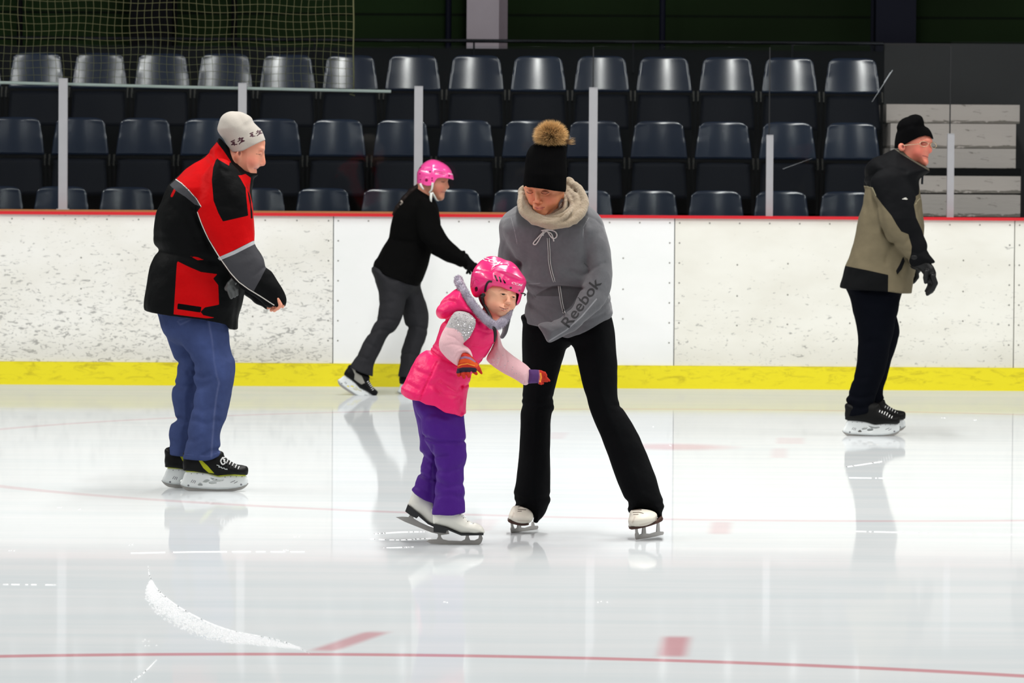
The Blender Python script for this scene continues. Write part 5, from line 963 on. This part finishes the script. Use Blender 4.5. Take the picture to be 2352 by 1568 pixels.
sculpt(fk, 'glove', rK, g, GLK, .0026, {'pur': pp(fk, [(1205, 840), (1237, 842), (1238, 862), (1236, 885), (1205, 890)], -.015), 'yel': pl(fk, [(1241.5, 857), (1243, 866), (1240.5, 875)], 4, -.015), 'lil': pl(fk, [(1238, 850), (1239.5, 866), (1236, 880)], 1.6, -.015), 'ora': none, 'nav': none})
# white figure skates
WB = M('white_leather_boot', (236, 234, 224), .4, spec=.4, var=.03, bump=.15, bscale=30, layers=[('eye', (60, 58, 54), 0), ('crk', (190, 180, 160), .001, .6)]); SOLE = M('black_sole', (34, 35, 37), .5); SOLER = M('worn_brown_sole', (74, 44, 34), .6)
b = sculpt(fk, 'figure_skate', rK, [U(fk.poly([(996, 1166), (994, 1182), (996, 1203), (1010, 1208), (1025, 1211), (1045, 1219), (1060, 1225), (1085, 1225), (1111, 1224.5), (1111, 1217), (1104, 1208), (1095, 1203), (1082, 1199), (1073, 1193), (1063, 1184), (1056, 1172), (1050, 1160)], .042, .05, -.085)), U(fk.ell((1088, 1213, -.085), (20, 22, 11), 10), .01)], WB, .003,
       {'eye': union(*[pl(fk, [p, (p[0] + .4, p[1])], 1.9, -.12) for p in ((1056, 1181), (1064, 1190), (1074, 1198), (1086, 1203))]), 'crk': none})
m_ = MB(); m_.prism(*prismpx(fk, [(996, 1202), (1012, 1206), (1027, 1211), (1045, 1219), (1060, 1224.5), (1085, 1224.5), (1111, 1223.5), (1110.5, 1227.5), (1085, 1228), (1060, 1228.5), (1044, 1222), (1027, 1215), (1024, 1223), (996, 1220)], -.085, .062, 1)); m_.build('sole', SOLE, b)
m_ = MB(); m_.prism(*prismpx(fk, [(979, 1243), (985, 1239), (1003, 1238), (1006, 1232), (1005, 1222), (1014, 1222), (1013, 1232), (1017, 1238), (1030, 1241), (1060, 1242), (1068, 1238), (1070, 1230), (1069, 1226), (1079, 1226), (1077, 1232), (1080, 1240), (1090, 1240.5), (1099, 1236), (1100, 1229), (1098, 1227), (1106, 1227), (1109, 1236), (1107, 1243), (1104, 1248), (1098, 1251), (1060, 1252), (1020, 1250), (990, 1248)], -.085, .004, 1)); m_.build('blade', STEEL, b)
tubes(fk, 'laces', b, [([(1055, 1172, -.11), (1060, 1181, -.115), (1065, 1184, -.1)], .9), ([(1062, 1186, -.12), (1070, 1188, -.108)], .8), ([(1070, 1194, -.12), (1078, 1196, -.105)], .8), ([(1082, 1200, -.12), (1089, 1201, -.105)], .8), ([(1057, 1178, -.125), (1064, 1182, -.12), (1067, 1188, -.118)], .7)], WLACE, 6)
b = sculpt(fk, 'figure_skate', rK, [U(fk.poly([(950, 1120), (946, 1135), (940, 1150), (937, 1161), (950, 1173), (967, 1184), (982, 1199), (998, 1207), (1015, 1212), (1030, 1214), (1020, 1195), (1005, 1165), (995, 1140)], .04, .05, .11))], WB, .0032, {'eye': none, 'crk': none})
m_ = MB(); m_.prism(*prismpx(fk, [(937, 1157), (950, 1168), (966, 1182), (985, 1199), (1010, 1211), (1030, 1214), (1029, 1217), (1008, 1214), (983, 1202), (965, 1187), (962, 1184), (957, 1189), (943, 1182), (931, 1173)], .11, .06, 1)); m_.build('sole', SOLE, b)
m_ = MB(); m_.prism(*prismpx(fk, [(909, 1187), (925, 1186), (938, 1187), (942, 1181), (950, 1180), (950, 1190), (965, 1199), (985, 1208), (1000, 1213), (1003, 1205), (1011, 1207), (1012, 1217), (1030, 1218), (1032, 1226), (1015, 1228), (990, 1222), (960, 1210), (930, 1198)], .11, .004, 1)); m_.build('blade', STEEL, b)
sculpt(fk, 'body', rK, [(face, .0015), (cb + [('inside', GARM[id(fk)], .012)], .014)], SKK, paints={
    'blush': union(prim(fk.ell((1134, 703, fv - .06), (14, 14, 11))), prim(fk.ell((1176, 702, fv - .05), (7, 12, 8))), prim(fk.ell((1167, 694, fv - .09), (6, 8, 5)))),
    'lip': union(pl(fk, [(1148, 704.6), (1152, 706.6), (1158, 708.3), (1166.5, 708.6)], 1.7, fv - .06), pl(fk, [(1152, 711), (1158, 713.6), (1164, 712.4)], 1.8, fv - .06)),
    'teeth': pl(fk, [(1152, 708.4), (1158, 710.6), (1163.5, 710.2)], 1.6, fv - .06), 'mline': pl(fk, [(1146.5, 703.6), (1149, 705.5), (1153, 708), (1158, 709.6), (1164, 709.4), (1168, 707.6)], .8, fv - .06), 'brow': union(pl(fk, [(1146, 668.5), (1153, 665), (1163, 668)], 2.2, fv - .06), pl(fk, [(1175, 673), (1180, 673), (1185, 677)], 1.8, fv - .06)),
    'lash': union(pl(fk, [(1149, 675), (1152, 673.8), (1157, 673.6), (1163, 676.4)], 1.2, fv - .06), pl(fk, [(1174.5, 681), (1178, 680.2), (1184, 682.6)], 1.1, fv - .06)), 'nos': union(pl(fk, [(1162.5, 698), (1164.5, 698.8)], 1.6, fv - .06), pl(fk, [(1169.5, 699.4), (1171, 699.2)], 1.4, fv - .06))})
# ================================================================ woman in grey hooded top, scarf, black pompom hat
fw_ = Fig(1300, 1226); rW = person(fw_, 'person leaning forward in black pompom hat, beige scarf, grey hoodie and black flared trousers')
fg = fw_; hv = -.24
SKW = SKIN_M('skin_warm', (222, 142, 102), [('blush', (214, 112, 84), .02, .6), ('lip', (192, 98, 86), .0016), ('lipl', (120, 46, 46), .0006), ('lash', (74, 40, 34), .001), ('lid', (176, 102, 80), .003, .6), ('brow', (120, 74, 56), .0012, .5), ('nos', (160, 84, 66), .001, .7)])
fc_ = hv - .0
face = [U(fg.ell((1251, 436, fc_ + .025), (41, 48, 34), 4)), U(fg.poly([(1209, 424), (1207.5, 440), (1211, 456), (1218, 472), (1228, 486), (1238, 495), (1246, 497.5), (1256, 496), (1268, 488), (1279, 472), (1286, 455), (1289, 440), (1288, 424)], .09, .05, fc_ + .03), .02),
        U(fg.ell((1262, 462, fc_ - .035), (17, 16, 13)), .018), U(fg.ell((1222, 458, fc_ - .03), (8, 12, 11)), .018), U(fg.ell((1244, 489, fc_ - .045), (11, 10, 7)), .014), U(fg.ell((1238, 476, fc_ - .055), (14, 10, 9)), .014),
        U(fg.cap((1232, 436, fc_ - .058), (1234, 457, fc_ - .08), 4, 4.6), .016), U(fg.ell((1234.6, 462, fc_ - .086), (5.6, 6.4, 5)), .009), U(fg.ell((1227.5, 464, fc_ - .072), (3.3, 4, 3)), .006), U(fg.ell((1242.5, 465, fc_ - .072), (3.5, 4, 3)), .006),
        U(fg.ell((1233, 431, fc_ - .05), (28, 12, 5), 3), .016),
        S(fg.ell((1217, 441, fc_ - .078), (9, 9, 6)), .01), S(fg.ell((1252, 442.5, fc_ - .078), (11, 9, 6)), .01), U(fg.ell((1217, 440, fc_ - .056), (7.8, 8, 5), 2), .004), U(fg.ell((1251.5, 441.5, fc_ - .06), (9, 8, 5), 4), .004),
        U(fg.cap((1230, 476, fc_ - .08), (1238, 475.5, fc_ - .086), 1.2, 1.7), .005), U(fg.cap((1238, 475.5, fc_ - .086), (1249, 476, fc_ - .077), 1.7, 1), .005), U(fg.cap((1232, 479.5, fc_ - .078), (1239, 480.5, fc_ - .084), 1.4, 2.0), .005), U(fg.cap((1239, 480.5, fc_ - .084), (1247, 479.3, fc_ - .075), 2.0, 1.3), .005),
        U(fg.ell((1291, 446, fc_ + .05), (5, 9, 11)), .005), U(fg.cap((1262, 510, -.1), (1256, 480, -.18), 26, 26), .02)]
cb = core(fg, [([(1262, 540, -.1), (1280, 640, -.06), (1305, 740, 0)], [52, 54, 56], .9), ([(1250, 760, .04), (1235, 930, .05), (1220, 1140, .08)], [38, 28, 24], 1), ([(1360, 760, -.04), (1400, 930, -.1), (1480, 1150, -.18)], [38, 28, 24], 1),
               ([(1350, 520, -.12), (1372, 640, -.2), (1290, 740, -.33)], [26, 20, 14], 1), ([(1175, 530, -.1), (1165, 640, -.1), (1160, 730, -.12)], [24, 20, 14], 1)])
hand1 = [U(fg.ell((1248, 762, -.335), (12, 11, 10), 20), .004)] + fingers(fg, [([(1244, 756, -.35), (1236, 760, -.345), (1234, 766, -.335)], [4.5, 4, 3.4]), ([(1245, 762, -.345), (1237, 767, -.34), (1237, 772, -.33)], [4.5, 4, 3.4]), ([(1248, 767, -.34), (1241, 773, -.335), (1242, 777, -.326)], [4.4, 4, 3.4]), ([(1252, 770, -.33), (1247, 777, -.328), (1249, 780, -.32)], [4.2, 3.8, 3]), ([(1246, 752, -.33), (1240, 752, -.325), (1236, 756, -.32)], [4.5, 4, 3.2])])
hand1 = [(o[0], (o[1][0], o[1][1], o[1][2]), *o[2:]) for o in hand1]
BTQ = M('pearl_earring', (240, 236, 226), .2); m_ = MB()
q = fg.P(1289, 441.5, hv + .01); n_ = 8
m_.tube([q + (0, 0, -.003), q + (0, 0, -.002), q, q + (0, 0, .002), q + (0, 0, .003)], [.0008, .0024, .0032, .0024, .0008], 10); m_.build('earring', BTQ, rW)
# hat
BKN = M('black_ribbed_knit', (5, 5, 6), .95, spec=.04, rib=('X', 75, .5, .6))
hat = sculpt(fg, 'knitted_hat', rW, [U(fg.poly([(1223, 333), (1213, 346), (1208, 362), (1205, 385), (1203.5, 405), (1202, 432), (1206, 470), (1250, 485), (1292, 475), (1300, 435), (1300.5, 420), (1301.5, 395), (1301, 370), (1299, 346), (1291, 333), (1275, 326), (1245, 325)], [(330, .06), (370, .095), (420, .12), (440, .122)], .09, [(330, hv + .07), (400, hv + .01), (435, hv)]), .0),
    ('n', 26, .0015), hem(fg, [(1180, 428), (1202, 428), (1220, 429), (1247, 432.5), (1272, 437), (1298, 440), (1320, 442)])], BKN, .004)
def radial(fig, c, r0_, r1_, n, w, squash=1):
    C = fig.P(*c); out = []
    for _ in range(n):
        d = np.random.randn(3); d /= np.linalg.norm(d); L = random.uniform(.78, 1.06) * r1_ / fig.s
        if d[2] < -.55: L *= .85
        out.append((C + d * r0_ / fig.s, C + d * L * (1, 1, squash), w))
    return out
t = NT('tan_fur'); t.b.inputs['Roughness'].default_value = .7; a = t.attr('t'); c = t.mix(t.ramp(a, .35, .95), lin((86, 50, 22)), lin((236, 196, 136))); t.l(c, t.b.inputs['Base Color']); FTAN = t.m
pc = (1265, 313, hv + .06)
rt = radial(fg, pc, 8, 43, 9000, .0009, .92) + [(fg.P(1295, 325, hv + .05), fg.P(1312 + random.uniform(0, 12), 316 + random.uniform(0, 16), hv + .05 + random.uniform(-.02, .02)), .0008) for _ in range(60)]
pm = strands('fur_pompom', hat, rt, FTAN)
# scarf: swags of knit round the neck
SCF = M('beige_knit', (162, 145, 123), .95, sheen=.25, var=.12, vscale=90, bump=.9, bscale=170, bdist=.004, bstretch=(1, 1, .5))
def swag(pts, r): return chain(fg, cro([np.array(p, float) for p in pts], 5), r, .003)
sw = []
sw += swag([(1306, 420, -.1), (1330, 436, -.16), (1342, 462, -.22), (1336, 488, -.28), (1314, 508, -.32), (1284, 516, -.34), (1252, 514, -.34), (1222, 503, -.31), (1202, 484, -.26), (1197, 460, -.2), (1203, 440, -.14)], 9.5)
sw += swag([(1300, 432, -.12), (1320, 452, -.2), (1325, 474, -.25), (1310, 496, -.3), (1284, 507, -.335), (1254, 506, -.335), (1228, 496, -.31), (1210, 476, -.26), (1204, 455, -.2)], 8)
sw += swag([(1300, 440, -.14), (1311, 458, -.21), (1312, 476, -.25), (1298, 492, -.29), (1276, 500, -.31), (1250, 501, -.31), (1230, 492, -.29), (1214, 474, -.25), (1208, 452, -.2)], 6)
sw += swag([(1294, 446, -.15), (1299, 462, -.2), (1296, 478, -.235), (1282, 491, -.265), (1262, 498, -.28), (1240, 497, -.28), (1222, 484, -.25), (1212, 466, -.2)], 5)
sw += swag([(1306, 420, -.1), (1290, 425, .0), (1255, 430, .04), (1220, 432, -.02), (1203, 440, -.14)], 14) + swag([(1205, 470, -.16), (1225, 490, -.2), (1255, 500, -.22), (1290, 490, -.2), (1310, 465, -.14)], 16)
sw += swag([(1216, 492, -.27), (1250, 512, -.352), (1280, 508, -.35), (1304, 492, -.33), (1322, 466, -.22)], 5.5)
sculpt(fg, 'knitted_scarf', rW, sw + [('n', 60, .0025), ('n', 25, .003)], SCF, .0036)
# hooded top
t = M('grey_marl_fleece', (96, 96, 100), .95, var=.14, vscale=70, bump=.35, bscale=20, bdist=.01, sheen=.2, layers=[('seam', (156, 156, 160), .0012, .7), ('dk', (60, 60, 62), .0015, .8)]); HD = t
body_ = [(1190, 473), (1176, 483), (1162, 495), (1153, 512), (1150, 530), (1160, 560), (1180, 590), (1197, 604), (1202, 625), (1206, 650), (1209, 672), (1210, 690), (1207, 715), (1208, 745), (1215, 800), (1260, 830), (1302, 835), (1350, 820), (1395, 790), (1405, 750), (1408, 714), (1404, 700), (1402, 680), (1396, 660), (1385, 630), (1378, 590), (1382, 550), (1386, 525), (1375, 497), (1362, 484), (1346, 472), (1300, 455), (1230, 455)]
armr = [(1346, 474), (1362, 484), (1377, 498), (1389, 525), (1397, 548), (1402, 575), (1405, 604), (1407, 635), (1406, 658), (1398, 682), (1384, 702), (1360, 722), (1328, 752), (1304, 765), (1285, 772), (1263, 782), (1255, 776), (1246, 764), (1240, 754), (1238, 743), (1262, 737), (1284, 729), (1298, 716), (1314, 703), (1324, 684), (1334, 664), (1344, 640), (1350, 622), (1346, 600), (1338, 570), (1334, 530), (1338, 495)]
arml = [(1190, 474), (1174, 484), (1161, 496), (1152, 514), (1147, 538), (1145, 560), (1142.5, 592), (1143, 640), (1142, 700), (1146, 730), (1152, 757), (1146, 775), (1156, 780), (1166, 764), (1172, 740), (1180, 710), (1190, 670), (1199, 640), (1201, 612), (1196, 580), (1196, 540), (1204, 500)]
ho = [U(fg.poly(body_, [(460, .1), (520, .15), (640, .155), (745, .155)], .12, [(460, -.13), (540, -.12), (640, -.08), (745, .0)])), ('c2', fg.p2([(1190, 742), (1208, 742), (1225, 744), (1242, 748), (1270, 765), (1302, 771), (1330, 765), (1352, 754), (1380, 739), (1404, 723), (1425, 715), (1425, 900), (1190, 900)])),
      U(fg.poly(arml, [(474, .08), (600, .065), (780, .045)], .06, [(474, -.1), (600, -.08), (780, -.06)]), .02),
      U(fg.poly(armr, [(474, .085), (600, .068), (700, .06), (780, .05)], .062, [(474, -.12), (600, -.2), (660, -.24), (740, -.33)]), .014),
      S(fg.cap((1262, 450, -.15), (1262, 478, -.17), 40, 34), .004), S(fg.cap((1246, 772, -.33), (1236, 766, -.33), 12, 16), .003),
      U(fg.ell((1270, 630, -.13), (70, 60, 30)), .03),
      fg.groove([(1203, 640), (1222, 652), (1245, 656), (1275, 655), (1300, 655), (1338, 660)], 4, 4.5), fg.groove([(1226, 680), (1240, 668), (1262, 658)], 3, 2.5), fg.groove([(1222, 702), (1245, 715), (1268, 736)], 3.5, 3),
      fg.groove([(1205, 690), (1230, 700), (1275, 712)], 5, 1.8), fg.groove([(1206, 665), (1225, 676)], 3, 2.5), fg.groove([(1340, 520), (1338, 560), (1344, 600)], 6, 2.4), fg.groove([(1345, 626), (1362, 612), (1385, 600)], 4, 2.4),
      fg.groove([(1340, 600), (1360, 640)], 4, 1.6), fg.groove([(1380, 700), (1392, 694), (1402, 690)], 3, 2), fg.groove([(1340, 736), (1370, 725), (1402, 708)], 4, 2.5), fg.groove([(1310, 620), (1335, 628)], 6, 2.5), fg.groove([(1165, 540), (1155, 580), (1160, 620)], 4, 1.5), fg.groove([(1212, 530), (1208, 570), (1212, 610)], 6, 1.3),
      fg.groove([(1155, 500), (1175, 495), (1192, 488)], 2, 1), fg.groove([(1345, 494), (1365, 502), (1385, 520)], 2, 1), ('n', 10, .006), ('n', 24, .0032)]
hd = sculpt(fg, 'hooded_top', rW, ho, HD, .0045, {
    'seam': union(pl(fg, [(1352, 500), (1340, 520), (1338, 545)], 1.6, -.2), pl(fg, [(1174, 500), (1182, 530), (1188, 560)], 1.4, -.2), pl(fg, [(1240, 770), (1290, 748), (1330, 718), (1360, 680), (1382, 640)], .1, -.3), pl(fg, [(1262, 781), (1300, 757), (1335, 726), (1370, 686)], 3, -.3), pl(fg, [(1210, 653), (1240, 650)], 1.6, -.2)),
    'dk': union(pp(fg, [(1228, 680), (1245, 668), (1270, 656), (1280, 654), (1337, 659), (1325, 682), (1313, 702), (1298, 715), (1292, 690), (1284, 680)], -.2) , pl(fg, [(1226, 677), (1230, 683)], 3, -.2), pl(fg, [(1342, 604), (1350, 612)], 3, -.2))})  # dk: shade below the front fold, painted into the fleece colour
gh = surf_y(hd, fg)
def onh(pts, off=.002):
    if len(pts) > 2: pts = [tuple(p) for p in cro([np.array(p, float) for p in pts], 4)]
    return [(x, y, gh(x, y, -.25) - off) for x, y in pts]
ZW = M('zip_tape', (186, 186, 184), .7); ZB = M('zip_teeth', (34, 34, 36), .5, .4)
zp = [(1259, 546), (1261, 575), (1262, 600), (1266, 622), (1271, 640), (1275, 652)]; zq = [(1284, 655), (1287, 675), (1290, 695), (1293, 708), (1296, 719)]
off = lambda L, d: [(x + d, y) for x, y in L]
z_ = tubes(fg, 'zip', hd, [(onh(off(L, d), .003), 1.1) for L in (zp, zq) for d in (-2, 2)], ZW, 6); tubes(fg, 'zip_teeth', hd, [(onh(L, .0015), 1.2) for L in (zp, zq)], ZB, 6)
CW = M('white_cord', (206, 204, 200), .8)
bow = [([(1256, 531), (1246, 535), (1236, 545), (1227, 555), (1225, 560), (1230, 561), (1236, 554), (1243, 542), (1250, 535)], 1.5), ([(1250, 530), (1262, 528), (1274, 531), (1279, 538), (1277, 545), (1270, 547), (1263, 540), (1258, 532)], 1.6), ([(1256, 531), (1266, 536), (1270, 545), (1272, 554)], 1.6), ([(1248, 530), (1246, 537), (1248, 541)], 1.5), ([(1243, 529), (1256, 527), (1270, 529)], 1.7)]
tubes(fg, 'drawstring', hd, [(onh(L, .006), r) for L, r in bow], CW, 8)
text_on(fg, 'lettering', hd, 'Reebok', (1303, 748.5), -53.5, 24, M('dark_print', (44, 44, 46), .9), hd, off=.0016, width=1.2, bold=.008)
# flared trousers
BKT = M('black_jersey', (8, 9, 11), .85, spec=.08, bump=.6, bscale=16, bdist=.01)
ll = [(1206, 720), (1201, 745), (1199, 780), (1199.6, 806), (1202, 850), (1203, 885), (1200, 912), (1198, 925), (1200, 934), (1197, 950), (1196, 980), (1194, 1022), (1190, 1065), (1184, 1110), (1179, 1139), (1186, 1155), (1181, 1166), (1178, 1176), (1200, 1172), (1218, 1180), (1226, 1190), (1224, 1199), (1235, 1203), (1245, 1190), (1253, 1178), (1260, 1160), (1265, 1148), (1264, 1120), (1264, 1060), (1264, 1005), (1266, 952), (1272, 940), (1273, 926), (1270, 915), (1274, 889), (1280, 866), (1286, 846), (1293, 822), (1299, 800), (1310, 791), (1320, 760), (1320, 720)]
rl = [(1300, 720), (1300, 770), (1312, 791), (1320, 802), (1329, 839.5), (1339, 889), (1349, 919), (1365, 965), (1382, 1006), (1398, 1048), (1415, 1098), (1434, 1141), (1443, 1158), (1441, 1166), (1446, 1175), (1462, 1171), (1482, 1171), (1506, 1181), (1511, 1195), (1521, 1192), (1520, 1175), (1526, 1155), (1515, 1128), (1505, 1091), (1488, 1048), (1472, 1012), (1455, 979), (1441, 952), (1430, 937), (1423, 926), (1417, 906), (1418, 870), (1416.5, 806), (1412, 757), (1404, 725), (1390, 715)]
tr_ = [U(fg.poly(ll, [(720, .13), (900, .085), (1000, .085), (1200, .11)], .1, [(720, .02), (900, .04), (1200, .07)]), .02), U(fg.poly(rl, [(720, .13), (900, .085), (1000, .085), (1200, .11)], .1, [(720, -.01), (900, -.1), (1200, -.17)]), .02),
       fg.groove([(1195, 928), (1230, 935), (1272, 928)], 4, 2.4), fg.groove([(1198, 915), (1235, 918), (1270, 914)], 4, 1.8), fg.groove([(1180, 1140), (1215, 1150), (1264, 1140)], 5, 3), fg.groove([(1436, 1145), (1475, 1150), (1524, 1148)], 5, 3), fg.groove([(1225, 1150), (1240, 1175), (1238, 1200)], 4, 2),
       fg.groove([(1405, 925), (1425, 930)], 4, 2), fg.groove([(1255, 745), (1265, 800), (1260, 860)], 14, 1.2), fg.groove([(1310, 775), (1340, 760), (1395, 745)], 5, 1.6), fg.groove([(1310, 778), (1280, 760), (1220, 750)], 5, 1.6), fg.groove([(1225, 960), (1232, 1060), (1220, 1140)], 12, 1.4), fg.groove([(1420, 990), (1460, 1080), (1480, 1140)], 12, 1.4), ('n', 10, .003), ('n', 24, .0015),
       S(fg.ell((1197, 1184, -.01), (22, 40, 16), 20), .002), S(fg.ell((1477, 1190, -.25), (27, 44, 16), -12), .002)]
sculpt(fg, 'flared_trousers', rW, tr_, BKT, .0055)
# worn white figure skates pointing towards the viewer
WB2 = M('worn_white_leather', (232, 226, 212), .5, spec=.35, var=.06, vscale=40, layers=[('eye', (84, 64, 50), .0006, .9), ('scf', (196, 176, 160), .003, .5)])
def fskate(bp, solep, T, v, T0, stan, lace, scf):
    b = sculpt(fg, 'figure_skate', rW, [U(fg.poly(bp, T, .05, v)), U(fg.ell(T0[0], T0[1], T0[2]), .012)], WB2, .003, {'eye': union(*[pl(fg, q, 1.5, v - .08) for q in lace]), 'scf': union(*[pl(fg, q, 3, v - .08) for q in scf])})
    g = surf_y(b, fg)
    m_ = MB(); m_.prism(*prismpx(fg, solep, v, T * 1.5, 2)); m_.build('sole', SOLER, b)
    return b
b1 = fskate([(1178, 1163), (1190, 1161), (1202, 1163), (1213, 1168), (1222, 1176), (1225, 1186), (1221, 1196), (1210, 1202), (1190, 1199), (1172, 1194), (1168, 1188), (1171, 1176)], [(1167, 1191), (1180, 1195), (1197, 1199.5), (1213, 1200), (1213, 1203), (1198, 1204.5), (1180, 1201), (1168, 1196)], .085, .02,
            ((1196, 1188, -.03), (26, 34, 13), 8), None, [[(1190, 1166), (1197, 1165), (1206, 1168)], [(1189, 1170), (1199, 1171), (1208, 1172)], [(1189, 1174), (1198, 1174)]], [[(1176, 1188), (1180, 1178)], [(1190, 1194), (1215, 1195)]])
b2 = fskate([(1447.5, 1174), (1458, 1170), (1476, 1169), (1495, 1172), (1508, 1179), (1509, 1190), (1506, 1198), (1482, 1205), (1458, 1210), (1446, 1210), (1443.5, 1200), (1445, 1188)], [(1445, 1208), (1470, 1206), (1495, 1200), (1508, 1194), (1520, 1185), (1521, 1192), (1508, 1199), (1480, 1208), (1450, 1213)], .09, -.24,
            ((1474, 1193, -.29), (31, 36, 15), -8), None, [[(1453, 1174), (1464, 1173), (1474, 1173)], [(1454, 1178), (1468, 1177), (1478, 1179)], [(1455, 1182), (1466, 1181)]], [[(1452, 1200), (1458, 1186)], [(1470, 1204), (1500, 1197)]])
def fblade(b, toe, heel, topz, st):
    """thin blade running away from the viewer from toe to heel; outline in the vertical plane through both ends"""
    A = fg.P(*toe); B = fg.P(*heel); d = B - A; L = np.linalg.norm(d[:2]); u = np.array([d[0], d[1], 0]) / L; n = np.array([-u[1], u[0], 0]) * .0019
    zt = fg.P(toe[0], topz[0], toe[2])[2]; zh = fg.P(heel[0], topz[1], heel[2])[2]; base = lambda s_: A + u * (s_ * L) + np.array([0, 0, d[2] * s_])
    pr = [(0, .004), (.03, -.001), (.3, -.002), (.7, -.001), (.97, .001), (1.0, .008), (.98, .014), (.86, .017), (.83, None), (.77, None), (.74, .018), (.5, .014), (.36, .018), (.33, None), (.25, None), (.22, .02), (.12, .016), (.07, .03), (.05, None), (-.02, None), (.0, .03), (-.02, .02)]
    V = [];
    for s_, z in pr:
        p = base(s_); z = (p[2] + z) if z is not None else (zt + (zh - zt) * s_); V.append((p[0], p[1], z))
    m = len(V); W_ = [tuple(np.array(p) + n) for p in V] + [tuple(np.array(p) - n) for p in V]
    Fc = [tuple(range(m)), tuple(range(2 * m - 1, m - 1, -1))] + [(i, i + m, (i + 1) % m + m, (i + 1) % m) for i in range(m)]
    return mesh('blade', W_, Fc, STEEL, b)
fblade(b1, (1174, 1224.3, .04), (1236, 1214.6, .26), (1196, 1198), None); fblade(b2, (1460, 1238.6, -.3), (1524, 1228, -.07), (1208, 1190), None)
sculpt(fg, 'body', rW, [(face, .002), (cb + [('inside', GARM[id(fg)], .012)], .016)], SKW, paints={
    'blush': union(prim(fg.ell((1264, 460, fc_ - .07), (15, 14, 11))), prim(fg.ell((1216, 458, fc_ - .06), (9, 14, 11))), prim(fg.ell((1234, 462, fc_ - .1), (7, 8, 6)))),
    'lip': union(pl(fg, [(1228.5, 476), (1238, 475), (1251, 476)], 1.8, fc_ - .08), pl(fg, [(1232, 479.3), (1239, 480.3), (1247, 479.3)], 2.6, fc_ - .08)), 'lipl': pl(fg, [(1229, 477), (1236, 477.8), (1243, 477.4), (1251, 476)], 1.1, fc_ - .08),
    'lash': union(pl(fg, [(1210, 440), (1213, 443.2), (1219, 444.2), (1224, 441.5)], 1.6, fc_ - .06), pl(fg, [(1243, 442.5), (1247, 445), (1254, 445.6), (1261, 441.5)], 1.6, fc_ - .06)),
    'lid': union(prim(fg.ell((1217, 439, fc_ - .08), (8, 12, 5))), prim(fg.ell((1252, 440, fc_ - .08), (10, 12, 5.5)))),
    'brow': union(pl(fg, [(1212, 428), (1219, 432)], 1.6, fc_ - .06), pl(fg, [(1242, 434), (1247, 431), (1256, 430.5)], 1.6, fc_ - .06)), 'nos': union(pl(fg, [(1230, 467), (1232, 467.6)], 1.6, fc_ - .08), pl(fg, [(1239, 468.3), (1241, 468)], 1.6, fc_ - .08))})
